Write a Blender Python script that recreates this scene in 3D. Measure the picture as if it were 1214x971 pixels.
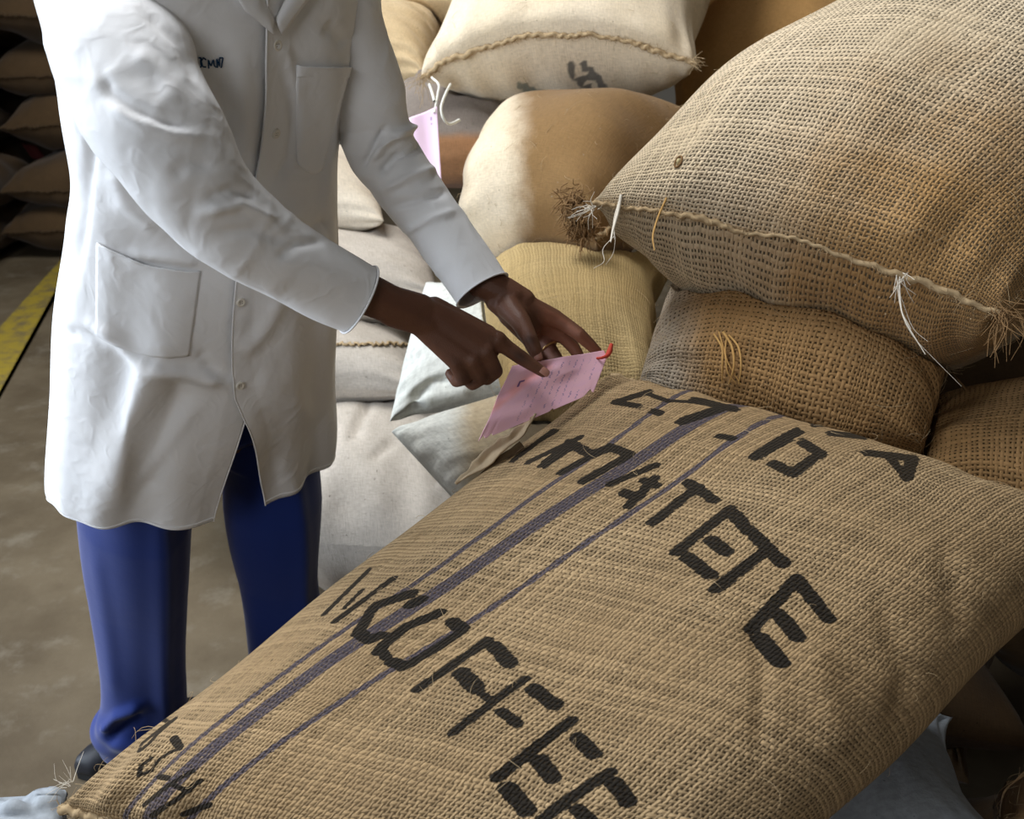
import bpy, bmesh, math, random
import numpy as np
from mathutils import Vector, Matrix

for o in list(bpy.data.objects):
    bpy.data.objects.remove(o, do_unlink=True)
SC = bpy.context.scene
COL = SC.collection
PI = math.pi

# ------------------------------------------------------------------ camera
CAM_H, PITCH, FPX = 1.474, math.radians(26.0), 1100.0
cam = bpy.data.cameras.new('camera')
cam.sensor_width = 36.0
cam.sensor_fit = 'HORIZONTAL'
cam.lens = 36.0 * FPX / 1214.0
cam.clip_start = 0.02
cam.dof.use_dof = True
cam.dof.focus_distance = 1.28
cam.dof.aperture_fstop = 6.3
camo = bpy.data.objects.new('camera', cam)
COL.objects.link(camo)
camo.location = (0, 0, CAM_H)
camo.rotation_euler = (PI / 2 - PITCH, 0, 0)
SC.camera = camo

# ------------------------------------------------------------------ world, lights, exposure
w = bpy.data.worlds.new('world')
SC.world = w
w.use_nodes = True
w.node_tree.nodes['Background'].inputs[0].default_value = (0.75, 0.85, 1.0, 1)
w.node_tree.nodes['Background'].inputs[1].default_value = 0.35


def area_light(name, loc, aim, sx, sy, power, color):
    l = bpy.data.lights.new(name, 'AREA')
    l.shape = 'RECTANGLE'
    l.size, l.size_y = sx, sy
    l.energy = power
    l.color = color
    o = bpy.data.objects.new(name, l)
    COL.objects.link(o)
    o.location = loc
    d = Vector(aim) - Vector(loc)
    o.rotation_euler = d.to_track_quat('-Z', 'Y').to_euler()
    return o


# daylight through the loading door in the left wall, and through a translucent roof sheet
area_light('door_daylight', (-3.72, 0.68, 1.72), (0.0, 1.05, 1.10), 2.6, 3.1, 190, (0.78, 0.88, 1.0))
area_light('roof_light_daylight', (-1.5, 1.95, 4.42), (-0.1, 1.6, 0.6), 1.7, 1.7, 170, (0.96, 0.98, 1.0))
area_light('front_window_daylight', (-1.5, -3.05, 2.5), (-.1, 1.3, .9), 2.0, 1.6, 58, (.97, .98, 1.0))  # added fill lamp for the surfaces facing the camera, no known window

SC.view_settings.view_transform = 'Standard'
SC.view_settings.look = 'None'
SC.view_settings.exposure = 0.17
SC.view_settings.gamma = 1.0
SC.view_settings.use_curve_mapping = False
SC.cycles.max_bounces = 6
SC.cycles.diffuse_bounces = 4
SC.cycles.use_denoising = True

# ------------------------------------------------------------------ helpers
CAMP = np.array([0, 0, CAM_H])
AX = np.array([1.0, 0, 0])
AU = np.array([0, math.sin(PITCH), math.cos(PITCH)])
AF = np.array([0, math.cos(PITCH), -math.sin(PITCH)])


def P(px, py, d):
    """World point seen at pixel (px, py) of the 1214x971 photograph, at depth d along the lens axis."""
    return CAMP + d * (AF + AX * ((px - 607.0) / FPX) + AU * ((485.5 - py) / FPX))


def G(px, py, z=0.0):
    """World point on the horizontal plane z seen at a pixel."""
    r = AF + AX * ((px - 607.0) / FPX) + AU * ((485.5 - py) / FPX)
    return CAMP + r * ((z - CAM_H) / r[2])


def proj(v):
    q = np.asarray(v, float) - CAMP
    d = q @ AF
    return np.stack([607.0 + FPX * (q @ AX) / d, 485.5 - FPX * (q @ AU) / d, d], -1)


def nrm(v):
    v = np.asarray(v, float)
    return v / max(1e-9, np.linalg.norm(v))


def nrmv(v):
    return v / np.maximum(1e-9, np.linalg.norm(v, axis=-1, keepdims=True))


def grid_faces(nr, nc, wrap=False):
    m = nc if wrap else nc - 1
    i, j = np.meshgrid(np.arange(nr - 1), np.arange(m), indexing='ij')
    j2 = (j + 1) % nc
    return np.stack([i * nc + j, i * nc + j2, (i + 1) * nc + j2, (i + 1) * nc + j], -1).reshape(-1, 4)


def link_mesh(name, verts, faces, mat=None, parent=None, uv=None, loop_uv=None, smooth=True, mark=None):
    """One mesh object; faces are an (n,4) array or a list of index lists; uv per vertex; mark per-vertex RGBA."""
    me = bpy.data.meshes.new(name)
    verts = np.asarray(verts, dtype=np.float32)
    if isinstance(faces, np.ndarray):
        nf, k = faces.shape
        me.vertices.add(len(verts))
        me.vertices.foreach_set('co', verts.ravel())
        me.loops.add(nf * k)
        me.loops.foreach_set('vertex_index', faces.astype(np.int32).ravel())
        me.polygons.add(nf)
        me.polygons.foreach_set('loop_start', np.arange(0, nf * k, k, dtype=np.int32))
        me.update(calc_edges=True)
    else:
        me.from_pydata([tuple(map(float, v)) for v in verts], [], [list(map(int, f)) for f in faces])
    if uv is not None or loop_uv is not None:
        lay = me.uv_layers.new(name='UVMap')
        if loop_uv is None:
            li = np.empty(len(me.loops), dtype=np.int32)
            me.loops.foreach_get('vertex_index', li)
            loop_uv = np.asarray(uv, dtype=np.float32)[li]
        lay.data.foreach_set('uv', np.asarray(loop_uv, dtype=np.float32).ravel())
    if mark is not None:
        a = me.attributes.new('mark', 'FLOAT_COLOR', 'POINT')
        a.data.foreach_set('color', np.asarray(mark, dtype=np.float32).ravel())
    me.polygons.foreach_set('use_smooth', np.full(len(me.polygons), smooth, dtype=bool))
    me.validate()
    o = bpy.data.objects.new(name, me)
    COL.objects.link(o)
    if mat is not None:
        me.materials.append(mat)
    if parent is not None:
        o.parent = parent
    return o


def tag(o, label=None, cat=None, group=None, kind=None):
    if label: o['label'] = label
    if cat: o['category'] = cat
    if group: o['group'] = group
    if kind: o['kind'] = kind
    return o


def empty(name, loc=(0, 0, 0)):
    o = bpy.data.objects.new(name, None)
    COL.objects.link(o)
    o.location = loc
    return o


def box(name, lo, hi, mat, parent=None, kind=None, bevel=0.0):
    bm = bmesh.new()
    bmesh.ops.create_cube(bm, size=1.0)
    lo, hi = np.array(lo, float), np.array(hi, float)
    for v in bm.verts:
        v.co = Vector(((lo + hi) / 2 + np.array(v.co) * (hi - lo)).tolist())
    if bevel:
        bmesh.ops.bevel(bm, geom=bm.edges[:], offset=bevel, segments=2, affect='EDGES')
    me = bpy.data.meshes.new(name)
    bm.to_mesh(me)
    bm.free()
    o = bpy.data.objects.new(name, me)
    COL.objects.link(o)
    me.materials.append(mat)
    if parent: o.parent = parent
    if kind: o['kind'] = kind
    return o


def spline(pts, n):
    """Catmull-Rom through pts, n samples, roughly even."""
    pts = np.asarray(pts, float)
    if len(pts) == 2:
        t = np.linspace(0, 1, n)[:, None]
        return pts[0] * (1 - t) + pts[1] * t
    q = np.vstack([2 * pts[0] - pts[1], pts, 2 * pts[-1] - pts[-2]])
    out = []
    for i in range(1, len(q) - 2):
        t = np.linspace(0, 1, 20, endpoint=False)[:, None]
        a, b, c, d = q[i - 1], q[i], q[i + 1], q[i + 2]
        out.append(.5 * ((2 * b) + (c - a) * t + (2 * a - 5 * b + 4 * c - d) * t ** 2 + (3 * b - a - 3 * c + d) * t ** 3))
    out = np.vstack(out + [pts[-1:]])
    return resample(out, n)


def resample(pl, n):
    s = np.r_[0, np.cumsum(np.linalg.norm(np.diff(pl[:, :3], axis=0), axis=1))]
    t = np.linspace(0, s[-1], n)
    return np.stack([np.interp(t, s, pl[:, k]) for k in range(pl.shape[1])], -1)


def frames(pl, ref=(0, 0, 1)):
    t = nrmv(np.gradient(pl, axis=0))
    ns, b = [], np.asarray(ref, float)
    for k in range(len(pl)):
        b = b - t[k] * (b @ t[k])
        b = nrm(b)
        ns.append(b.copy())
    ns = np.array(ns)
    return t, ns, np.cross(t, ns)


def tube_vf(pl, rad, ns=6, cap=True):
    pl = np.asarray(pl, float)
    rad = np.broadcast_to(np.asarray(rad, float), (len(pl),))
    t, a, b = frames(pl, (0.13, 0.31, 0.94))
    th = np.arange(ns) * 2 * PI / ns
    v = pl[:, None] + rad[:, None, None] * (a[:, None] * np.cos(th)[None, :, None] + b[:, None] * np.sin(th)[None, :, None])
    f = grid_faces(len(pl), ns, True)
    return v.reshape(-1, 3), f


def join_vf(lst):
    vs, fs, o = [], [], 0
    for v, f in lst:
        vs.append(v); fs.append(f + o); o += len(v)
    return np.vstack(vs), np.vstack(fs)


def tube(name, pts, rad, mat, parent=None, n=24, ns=6):
    pl = spline(pts, n)
    if np.ndim(rad):
        rad = np.interp(np.linspace(0, 1, n), np.linspace(0, 1, len(rad)), rad)
    v, f = tube_vf(pl, rad, ns)
    return link_mesh(name, v, f, mat, parent)


class Lumps:
    """Cheap smooth noise: a sum of random sines over 3-D position."""
    def __init__(self, seed, fmin, fmax, n=10):
        r = np.random.RandomState(seed)
        d = nrmv(r.normal(size=(n, 3)))
        self.k = d * (r.uniform(fmin, fmax, n)[:, None])
        self.p = r.uniform(0, 2 * PI, n)
        self.a = r.uniform(.5, 1, n)
        self.a /= np.sqrt((self.a ** 2).sum() / 2)

    def __call__(self, p):
        o = np.zeros(p.shape[:-1])
        for k, ph, a in zip(self.k, self.p, self.a):
            o += a * np.sin(p @ k + ph)
        return o


def grid_normals(X, wrap=False):
    """Normals of a (nr,nc,3) grid."""
    du = np.gradient(X, axis=0)
    if wrap:
        dv = (np.roll(X, -1, 1) - np.roll(X, 1, 1)) / 2
    else:
        dv = np.gradient(X, axis=1)
    return nrmv(np.cross(du, dv))


def seg_dist(p, poly):
    """Distance of 2-D points (n,2) to a polyline and the parameter along it 0..1."""
    best = np.full(len(p), 1e9)
    par = np.zeros(len(p))
    poly = np.asarray(poly, float)
    m = len(poly) - 1
    for i in range(m):
        a, b = poly[i], poly[i + 1]
        ab = b - a
        t = np.clip(((p - a) @ ab) / max(1e-9, ab @ ab), 0, 1)
        d = np.linalg.norm(p - a - t[:, None] * ab, axis=1)
        k = d < best
        best[k] = d[k]
        par[k] = (i + t[k]) / m
    return best, par


def crease(X, N, folds):
    """Press folds into a cloth grid. folds: (polyline as photo pixels, width px, height m); the ridge runs over the
    side of the cloth that faces the lens there and stays as real relief."""
    sh = X.shape
    x = X.reshape(-1, 3).copy()
    n = N.reshape(-1, 3)
    q = proj(x)
    face = ((CAMP - x) * n).sum(-1) > 0
    for poly, wd, amp in folds:
        d, t = seg_dist(q[:, :2], poly)
        k = np.exp(-(d / wd) ** 2) * np.clip(np.minimum(t, 1 - t) * 5 + .25, 0, 1)
        k[~face] = 0
        x += n * (amp * k)[:, None]
    return x.reshape(sh)
# ------------------------------------------------------------------ materials
class NT:
    def __init__(self, name):
        self.m = bpy.data.materials.new(name)
        self.m.use_nodes = True
        self.t = self.m.node_tree
        self.b = self.t.nodes['Principled BSDF']

    def n(self, typ, **kw):
        x = self.t.nodes.new(typ)
        for k, v in kw.items():
            setattr(x, k, v)
        return x

    def set(self, sock, v):
        if v is None:
            return
        if isinstance(v, bpy.types.NodeSocket):
            self.t.links.new(v, sock)
        elif isinstance(v, (tuple, list)) and len(v) == 3 and sock.type == 'RGBA':
            sock.default_value = (*v, 1)
        else:
            sock.default_value = v

    def math(self, op, a, b=None, c=None, clamp=False):
        x = self.n('ShaderNodeMath', operation=op, use_clamp=clamp)
        for s, v in zip(x.inputs, (a, b, c)):
            self.set(s, v)
        return x.outputs[0]

    def mix(self, f, a, b, blend='MIX'):
        x = self.n('ShaderNodeMix', data_type='RGBA', blend_type=blend)
        x.clamp_factor = True
        self.set(x.inputs[0], f)
        self.set(x.inputs[6], a)
        self.set(x.inputs[7], b)
        return x.outputs[2]

    def noise(self, vec, scale, detail=3, rough=.5, col=False, dim='3D'):
        x = self.n('ShaderNodeTexNoise', noise_dimensions=dim)
        if vec is not None: self.set(x.inputs['Vector'], vec)
        x.inputs['Scale'].default_value = scale
        x.inputs['Detail'].default_value = detail
        x.inputs['Roughness'].default_value = rough
        return x.outputs['Color' if col else 'Fac']

    def ramp(self, v, lo, hi, a=0., b=1.):
        x = self.n('ShaderNodeMapRange')
        x.interpolation_type = 'SMOOTHSTEP'
        for s, q in zip(x.inputs, (v, lo, hi, a, b)):
            self.set(s, q)
        return x.outputs[0]

    def bump(self, h, dist, strength=1.0):
        x = self.n('ShaderNodeBump')
        x.inputs['Strength'].default_value = strength
        x.inputs['Distance'].default_value = dist
        self.set(x.inputs['Height'], h)
        self.set(self.b.inputs['Normal'], x.outputs[0])

    def p(self, **kw):
        for k, v in kw.items():
            self.set(self.b.inputs[k.replace('_', ' ')], v)


def burlap(name, c1, c2, stain_tint, pitch=.0056, hole=.85, gap=.9, relief=.0016, tone=.5, fuzz=.35, asp=1.0, open_lo=.35, open_hi=.6, blotch=3.0):
    """Woven jute: over-under threads with gaps, per-thread tone, drifting spacing, stains, ink (mark.r), dyed stripe (mark.g), stain (mark.b)."""
    T = NT(name)
    uv = T.n('ShaderNodeUVMap', uv_map='UVMap').outputs[0]
    w1 = T.noise(uv, 7.0, 2, .5, True)
    w2 = T.noise(uv, 55.0, 2, .6, True)
    vm = lambda op, a, b: (lambda x: (T.set(x.inputs[0], a), T.set(x.inputs[1], b), x.outputs[0])[2])(T.n('ShaderNodeVectorMath', operation=op))
    d = vm('ADD', vm('MULTIPLY', vm('SUBTRACT', w1, (.5, .5, .5)), (.026, .026, 0)), vm('MULTIPLY', vm('SUBTRACT', w2, (.5, .5, .5)), (.0045, .0045, 0)))
    q = vm('ADD', uv, d)
    sx = T.n('ShaderNodeSeparateXYZ'); T.set(sx.inputs[0], q)
    U = T.math('MULTIPLY', sx.outputs[0], 1 / (pitch * asp))
    V = T.math('MULTIPLY', sx.outputs[1], 1 / pitch)
    iu, iv = T.math('FLOOR', U), T.math('FLOOR', V)
    fu, fv = T.math('FRACT', U), T.math('FRACT', V)

    def rnd(i, off):
        x = T.n('ShaderNodeTexWhiteNoise', noise_dimensions='1D')
        T.set(x.inputs['W'], T.math('ADD', i, off))
        return x.outputs['Value']
    ru, rv = rnd(iu, 3.7), rnd(iv, 91.3)
    big = T.noise(uv, blotch, 3, .55)
    opn = T.ramp(big, open_lo, open_hi)                      # where the weave is loose

    def prof(f, r):
        a = T.math('ABSOLUTE', T.math('SUBTRACT', f, .5))
        wid = T.math('SUBTRACT', T.math('MULTIPLY_ADD', r, .16, .47), T.math('MULTIPLY', opn, .13 * gap))
        x = T.math('DIVIDE', a, wid)
        return T.math('SUBTRACT', 1.0, T.math('MULTIPLY', x, x), clamp=True)
    pu, pv = prof(fu, ru), prof(fv, rv)
    su = T.math('SINE', T.math('MULTIPLY', T.math('ADD', V, iu), PI))
    sv = T.math('SINE', T.math('MULTIPLY', T.math('ADD', U, iv), PI))
    hu = T.math('MULTIPLY', pu, T.math('MULTIPLY_ADD', su, .30, .68))
    hv = T.math('MULTIPLY', pv, T.math('MULTIPLY_ADD', sv, -.30, .68))
    H = T.math('MAXIMUM', hu, hv)
    isu = T.math('GREATER_THAN', hu, hv)
    # colour
    along_u = T.n('ShaderNodeCombineXYZ'); T.set(along_u.inputs[0], T.math('MULTIPLY', U, 2.2)); T.set(along_u.inputs[1], T.math('MULTIPLY', V, .35))
    along_v = T.n('ShaderNodeCombineXYZ'); T.set(along_v.inputs[0], T.math('MULTIPLY', U, .35)); T.set(along_v.inputs[1], T.math('MULTIPLY', V, 2.2))
    fib = T.mix(isu, T.noise(along_v.outputs[0], 1.0, 2, .6), T.noise(along_u.outputs[0], 1.0, 2, .6))
    rt = T.math('ADD', T.math('MULTIPLY', T.mix(isu, rv, ru), tone * .55), T.math('MULTIPLY', fib, tone))
    col = T.mix(T.ramp(big, .3, .72), c1, c2)
    att = T.n('ShaderNodeAttribute', attribute_name='mark')
    sp = T.n('ShaderNodeSeparateColor'); T.set(sp.inputs[0], att.outputs['Color'])
    st = T.math('ADD', sp.outputs[2], T.math('MULTIPLY', T.math('SUBTRACT', T.noise(uv, 14, 4, .65), .5), .5))
    st = T.math('MULTIPLY', T.ramp(st, .15, .85), T.math('GREATER_THAN', sp.outputs[2], .001))
    col = T.mix(st, col, stain_tint)
    col = T.mix(1.0, col, T.math('ADD', rt, 1.0 - tone * .68), 'MULTIPLY')
    # slubs and specks
    sl = T.noise(uv, 160, 2, .5)
    col = T.mix(T.ramp(sl, .68, .8), col, tuple(min(1, x * 1.5) for x in c2))
    col = T.mix(T.ramp(sl, .31, .24), col, tuple(x * .35 for x in c1))
    # dyed stripe then stencil ink
    col = T.mix(T.math('MULTIPLY', T.ramp(sp.outputs[1], .35, .65), T.ramp(T.noise(uv, 420, 1), .25, .5, .45, .97)), col, (.062, .054, .072))
    inkn = T.math('ADD', sp.outputs[0], T.math('MULTIPLY', T.math('SUBTRACT', T.noise(uv, 130, 3, .7), .52), 1.25))
    inkn = T.math('ADD', inkn, T.math('MULTIPLY', T.math('SUBTRACT', T.noise(uv, 38, 4, .7), .52), 1.1))
    inkn = T.math('MULTIPLY', inkn, T.math('GREATER_THAN', sp.outputs[0], .02))
    ink = T.math('MULTIPLY', T.ramp(inkn, .30, .52), .985)
    col = T.mix(ink, col, (.012, .011, .010))
    hl = T.math('MULTIPLY', T.ramp(H, .02, .30, 1., 0.), hole)
    hl = T.math('MULTIPLY', hl, T.math('MULTIPLY_ADD', opn, .55, .45))
    col = T.mix(hl, col, tuple(x * .10 for x in c1))
    T.p(Base_Color=col, Roughness=.92, Specular_IOR_Level=.12, Sheen_Weight=fuzz * .35, Sheen_Roughness=.6, Sheen_Tint=tuple(min(1, x * 1.6) for x in c2))
    hh = T.math('ADD', H, T.math('MULTIPLY', fib, .35))
    T.bump(hh, relief, .9)
    return T.m


def felt(name, c1, c2, stain_tint, scale=14.0, relief=.0012, streak=6.0):
    """A tight or far-off weave: fine streaked cloth without visible gaps."""
    T = NT(name)
    uv = T.n('ShaderNodeUVMap', uv_map='UVMap').outputs[0]
    mp = T.n('ShaderNodeMapping'); T.set(mp.inputs[0], uv); mp.inputs['Scale'].default_value = (1, streak, 1)
    mp2 = T.n('ShaderNodeMapping'); T.set(mp2.inputs[0], uv); mp2.inputs['Scale'].default_value = (streak, 1, 1)
    a = T.noise(mp.outputs[0], 60, 3, .6)
    b = T.noise(mp2.outputs[0], 60, 3, .6)
    big = T.noise(uv, scale * .35, 4, .6)
    col = T.mix(T.ramp(big, .3, .7), c1, c2)
    att = T.n('ShaderNodeAttribute', attribute_name='mark')
    sp = T.n('ShaderNodeSeparateColor'); T.set(sp.inputs[0], att.outputs['Color'])
    st = T.math('ADD', sp.outputs[2], T.math('MULTIPLY', T.math('SUBTRACT', T.noise(uv, 14, 4, .65), .5), .45))
    st = T.math('MULTIPLY', T.ramp(st, .15, .85), T.math('GREATER_THAN', sp.outputs[2], .001))
    col = T.mix(st, col, stain_tint)
    g = T.math('ADD', a, b)
    col = T.mix(1.0, col, T.math('MULTIPLY_ADD', g, .55, .45), 'MULTIPLY')
    col = T.mix(T.ramp(T.noise(uv, 120, 2), .70, .78), col, tuple(x * .45 for x in c1))
    col = T.mix(T.ramp(sp.outputs[1], .3, .7, 0, .75), col, (.10, .13, .11))
    col = T.mix(T.ramp(sp.outputs[0], .3, .7, 0, .8), col, (.035, .04, .045))
    T.p(Base_Color=col, Roughness=.93, Specular_IOR_Level=.1, Sheen_Weight=.1)
    T.bump(g, relief, .7)
    return T.m


def plain(name, c, rough=.7, spec=.3, var=.0, scale=20., bump=0., metal=0., sheen=0.):
    T = NT(name)
    tc = T.n('ShaderNodeTexCoord').outputs['Object']
    nz = T.noise(tc, scale, 4, .6)
    col = T.mix(nz, tuple(x * (1 - var) for x in c), tuple(min(1, x * (1 + var)) for x in c))
    T.p(Base_Color=col, Roughness=rough, Specular_IOR_Level=spec, Metallic=metal, Sheen_Weight=sheen)
    if bump:
        T.bump(nz, bump, .8)
    return T.m


def cloth(name, c, pitch=900., relief=.0003, rough=.85, sheen=.15, var=.06, crinkle=0.):
    T = NT(name)
    tc = T.n('ShaderNodeTexCoord').outputs['Object']
    a = T.noise(tc, pitch, 1)
    big = T.noise(tc, 6, 4, .6)
    mid = T.noise(tc, 35, 3, .6)
    col = T.mix(T.math('ADD', T.math('MULTIPLY', big, .6), T.math('MULTIPLY', a, .4)), tuple(x * (1 - var) for x in c), tuple(min(1, x * (1 + var)) for x in c))
    T.p(Base_Color=col, Roughness=rough, Specular_IOR_Level=.15, Sheen_Weight=sheen)
    h = T.math('MULTIPLY', T.math('ADD', T.math('MULTIPLY', a, .12), mid), .0006)
    if crinkle:
        wv = T.noise(tc, 5, 2, .5, True)
        mx = T.n('ShaderNodeVectorMath', operation='MULTIPLY_ADD'); T.set(mx.inputs[0], wv); mx.inputs[1].default_value = (.12, .12, .12); T.set(mx.inputs[2], tc)
        r1 = T.math('ABSOLUTE', T.math('SUBTRACT', T.noise(mx.outputs[0], 13, 1.5, .5), .5))
        r2 = T.math('ABSOLUTE', T.math('SUBTRACT', T.noise(mx.outputs[0], 34, 1, .5), .5))
        h = T.math('ADD', h, T.math('ADD', T.math('MULTIPLY', T.ramp(r1, 0, .16), -.0034 * crinkle), T.math('MULTIPLY', T.ramp(r2, 0, .14), -.0009 * crinkle)))
    T.bump(h, 1.0, .8)
    return T.m


M = {}
M['fore'] = burlap('coffee_sack_jute', (.285, .190, .097), (.345, .242, .133), (.28, .16, .07), pitch=.0050, asp=1.45, hole=.98, gap=1.3, relief=.0024, open_lo=.26, open_hi=.58, tone=.80)
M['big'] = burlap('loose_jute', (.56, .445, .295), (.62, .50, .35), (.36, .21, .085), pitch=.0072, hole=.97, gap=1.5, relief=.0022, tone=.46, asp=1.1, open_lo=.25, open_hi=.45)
M['amber'] = burlap('amber_jute', (.27, .155, .062), (.33, .20, .09), (.30, .25, .19), pitch=.0080, hole=.97, gap=1.3, relief=.0022, tone=.5, open_lo=.25, open_hi=.45)
M['ochre'] = burlap('ochre_jute', (.31, .215, .092), (.36, .262, .125), (.27, .15, .05), pitch=.0058, hole=.6, gap=.5, tone=.45)
M['cream'] = felt('cream_jute', (.60, .49, .34), (.68, .57, .42), (.20, .115, .045))
M['pale'] = felt('pale_jute', (.55, .47, .36), (.63, .55, .44), (.40, .22, .08))
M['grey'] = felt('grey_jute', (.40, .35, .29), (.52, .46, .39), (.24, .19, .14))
M['tan'] = felt('tan_jute', (.50, .37, .21), (.56, .43, .26), (.34, .2, .09))
M['brown'] = felt('brown_jute', (.36, .20, .07), (.42, .24, .09), (.3, .16, .06))
M['dim'] = felt('dim_brown_jute', (.050, .030, .014), (.075, .045, .021), (.05, .03, .02))  # brown of the far stack; in gaps and supports it stands for shade
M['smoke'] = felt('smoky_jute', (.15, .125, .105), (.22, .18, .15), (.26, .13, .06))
M['white'] = felt('white_fibre_sack', (.50, .51, .47), (.58, .58, .54), (.36, .29, .19), streak=2)
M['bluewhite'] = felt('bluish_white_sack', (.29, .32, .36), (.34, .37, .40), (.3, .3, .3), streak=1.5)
M['thread'] = plain('jute_thread', (.40, .29, .165), .9, .1, .25, 80)
M['thread_pale'] = plain('pale_thread', (.72, .66, .56), .9, .1, .15, 80)
M['thread_amber'] = plain('amber_thread', (.55, .33, .12), .9, .1, .2, 80)
M['thread_dark'] = plain('dark_thread', (.22, .13, .06), .9, .1, .2, 80)
M['string'] = plain('white_string', (.72, .70, .62), .8, .2, .1, 90)
M['coat'] = cloth('white_cotton', (.80, .80, .805), crinkle=.38)
M['coat_seam'] = cloth('white_cotton_seam', (.80, .80, .81))
M['trousers'] = cloth('blue_suiting', (.009, .027, .165), rough=.75, sheen=.25, var=.15, relief=.0002)
M['shoe'] = plain('black_shoe', (.012, .013, .018), .5, .4, .3, 60, .0006)
M['sole'] = plain('rubber_sole', (.02, .02, .02), .8, .2, .2)
M['button'] = plain('pearl_button', (.72, .68, .60), .3, .5, .08)
M['button_hole'] = plain('button_hole', (.25, .22, .18), .7, .2)
M['gold'] = plain('gold', (.75, .50, .22), .3, .5, .05, metal=1.0)
M['navy_thread'] = plain('navy_embroidery', (.012, .055, .13), .8, .2, .2, 300)
M['card'] = plain('torn_card', (.34, .255, .16), .9, .1, .35, 60, .0008)
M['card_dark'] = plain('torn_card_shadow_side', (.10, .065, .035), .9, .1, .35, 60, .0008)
M['redstring'] = plain('red_tape', (.50, .06, .035), .7, .2, .2, 90)
M['bean'] = plain('coffee_bean', (.55, .45, .24), .5, .3, .15, 80)
M['hair'] = plain('black_hair', (.01, .008, .007), .8, .2, .3, 200, .002)
M['eye'] = plain('eye_white', (.7, .66, .6), .25, .5, .03)
M['iris'] = plain('dark_iris', (.02, .01, .006), .2, .5, .1)
M['lip'] = plain('lip', (.16, .06, .045), .5, .4, .1)


def skin():
    T = NT('dark_brown_skin')
    tc = T.n('ShaderNodeTexCoord').outputs['Object']
    a = T.noise(tc, 30, 4, .6)
    f = T.noise(tc, 420, 2, .5)
    v = T.n('ShaderNodeTexVoronoi'); T.set(v.inputs['Vector'], tc); v.inputs['Scale'].default_value = 600
    col = T.mix(a, (.098, .038, .020), (.155, .066, .037))
    att = T.n('ShaderNodeAttribute', attribute_name='mark')
    sp = T.n('ShaderNodeSeparateColor'); T.set(sp.inputs[0], att.outputs['Color'])
    col = T.mix(T.math('MULTIPLY', sp.outputs[0], .8), col, (.27, .105, .062))      # palms and finger pads
    col = T.mix(T.math('MULTIPLY', sp.outputs[1], .7), col, (.034, .014, .009))     # knuckles
    T.p(Base_Color=col, Roughness=T.math('MULTIPLY_ADD', f, .2, .42), Specular_IOR_Level=.42, Subsurface_Weight=.08, Subsurface_Scale=.004)
    T.b.inputs['Subsurface Radius'].default_value = (1, .35, .2)
    T.bump(T.math('ADD', T.math('MULTIPLY', f, .5), T.math('ADD', T.math('MULTIPLY', v.outputs['Distance'], .5), a)), .0009, .6)
    return T.m


M['skin'] = skin()
M['nail'] = plain('fingernail', (.42, .20, .15), .3, .5, .08, 200)


def concrete():
    T = NT('worn_concrete')
    tc = T.n('ShaderNodeTexCoord').outputs['Object']
    a = T.noise(tc, 1.6, 6, .62)
    b = T.noise(tc, 9, 5, .65)
    c = T.noise(tc, 90, 3, .6)
    col = T.mix(T.ramp(a, .35, .65), (.080, .058, .033), (.140, .108, .067))
    col = T.mix(T.ramp(b, .5, .75, 0, .55), col, (.205, .175, .130))
    col = T.mix(T.ramp(b, .45, .25, 0, .5), col, (.085, .06, .035))
    col = T.mix(T.ramp(c, .66, .74, 0, .6), col, (.12, .075, .04))
    T.p(Base_Color=col, Roughness=T.math('MULTIPLY_ADD', b, .3, .55), Specular_IOR_Level=.25)
    T.bump(T.math('ADD', b, T.math('MULTIPLY', c, .4)), .003, .5)
    return T.m


def worn_paint():
    T = NT('worn_yellow_paint')
    tc = T.n('ShaderNodeTexCoord').outputs['Object']
    b = T.noise(tc, 12, 5, .7)
    col = T.mix(T.ramp(b, .3, .6), (.15, .115, .06), (.33, .24, .03))
    T.p(Base_Color=col, Roughness=.7, Specular_IOR_Level=.2)
    T.bump(b, .002, .4)
    return T.m


M['concrete'] = concrete()
M['yellow'] = worn_paint()
M['wall'] = plain('limewashed_block', (.20, .18, .15), .9, .1, .25, 3, .004)
M['steel_sheet'] = plain('roof_sheet', (.14, .14, .135), .6, .3, .2, 4)
M['door_paint'] = plain('door_steel', (.12, .16, .18), .5, .4, .2, 8)


def paper(name, base, warm, lines):
    """Pink slip: folded tone differences and rows of faint violet hand-writing that follow the slip's own UV."""
    T = NT(name)
    uv = T.n('ShaderNodeUVMap', uv_map='UVMap').outputs[0]
    s = T.n('ShaderNodeSeparateXYZ'); T.set(s.inputs[0], uv)
    att = T.n('ShaderNodeAttribute', attribute_name='mark')
    sp = T.n('ShaderNodeSeparateColor'); T.set(sp.inputs[0], att.outputs['Color'])
    col = T.mix(sp.outputs[2], base, warm)
    col = T.mix(T.ramp(T.noise(uv, 5, 3), .4, .65, 0, .35), col, lines)
    col = T.mix(T.ramp(sp.outputs[0], .35, .75, 0, .62), col, (.22, .13, .34))
    col = T.mix(T.ramp(sp.outputs[1], .3, .7, 0, .85), col, (.10, .06, .22))
    T.p(Base_Color=col, Roughness=.75, Specular_IOR_Level=.2)
    T.bump(T.noise(uv, 60, 3), .0008, .3)
    return T.m


M['paper'] = paper('pink_slip_paper', (.95, .57, .67), (.92, .42, .41), (.88, .52, .72))
M['tag'] = paper('pale_pink_tag', (.84, .62, .76), (.80, .5, .5), (.82, .60, .78))
M['dimtag'] = plain('dull_red_tag', (.25, .06, .06), .8, .1, .15, 20)
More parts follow.
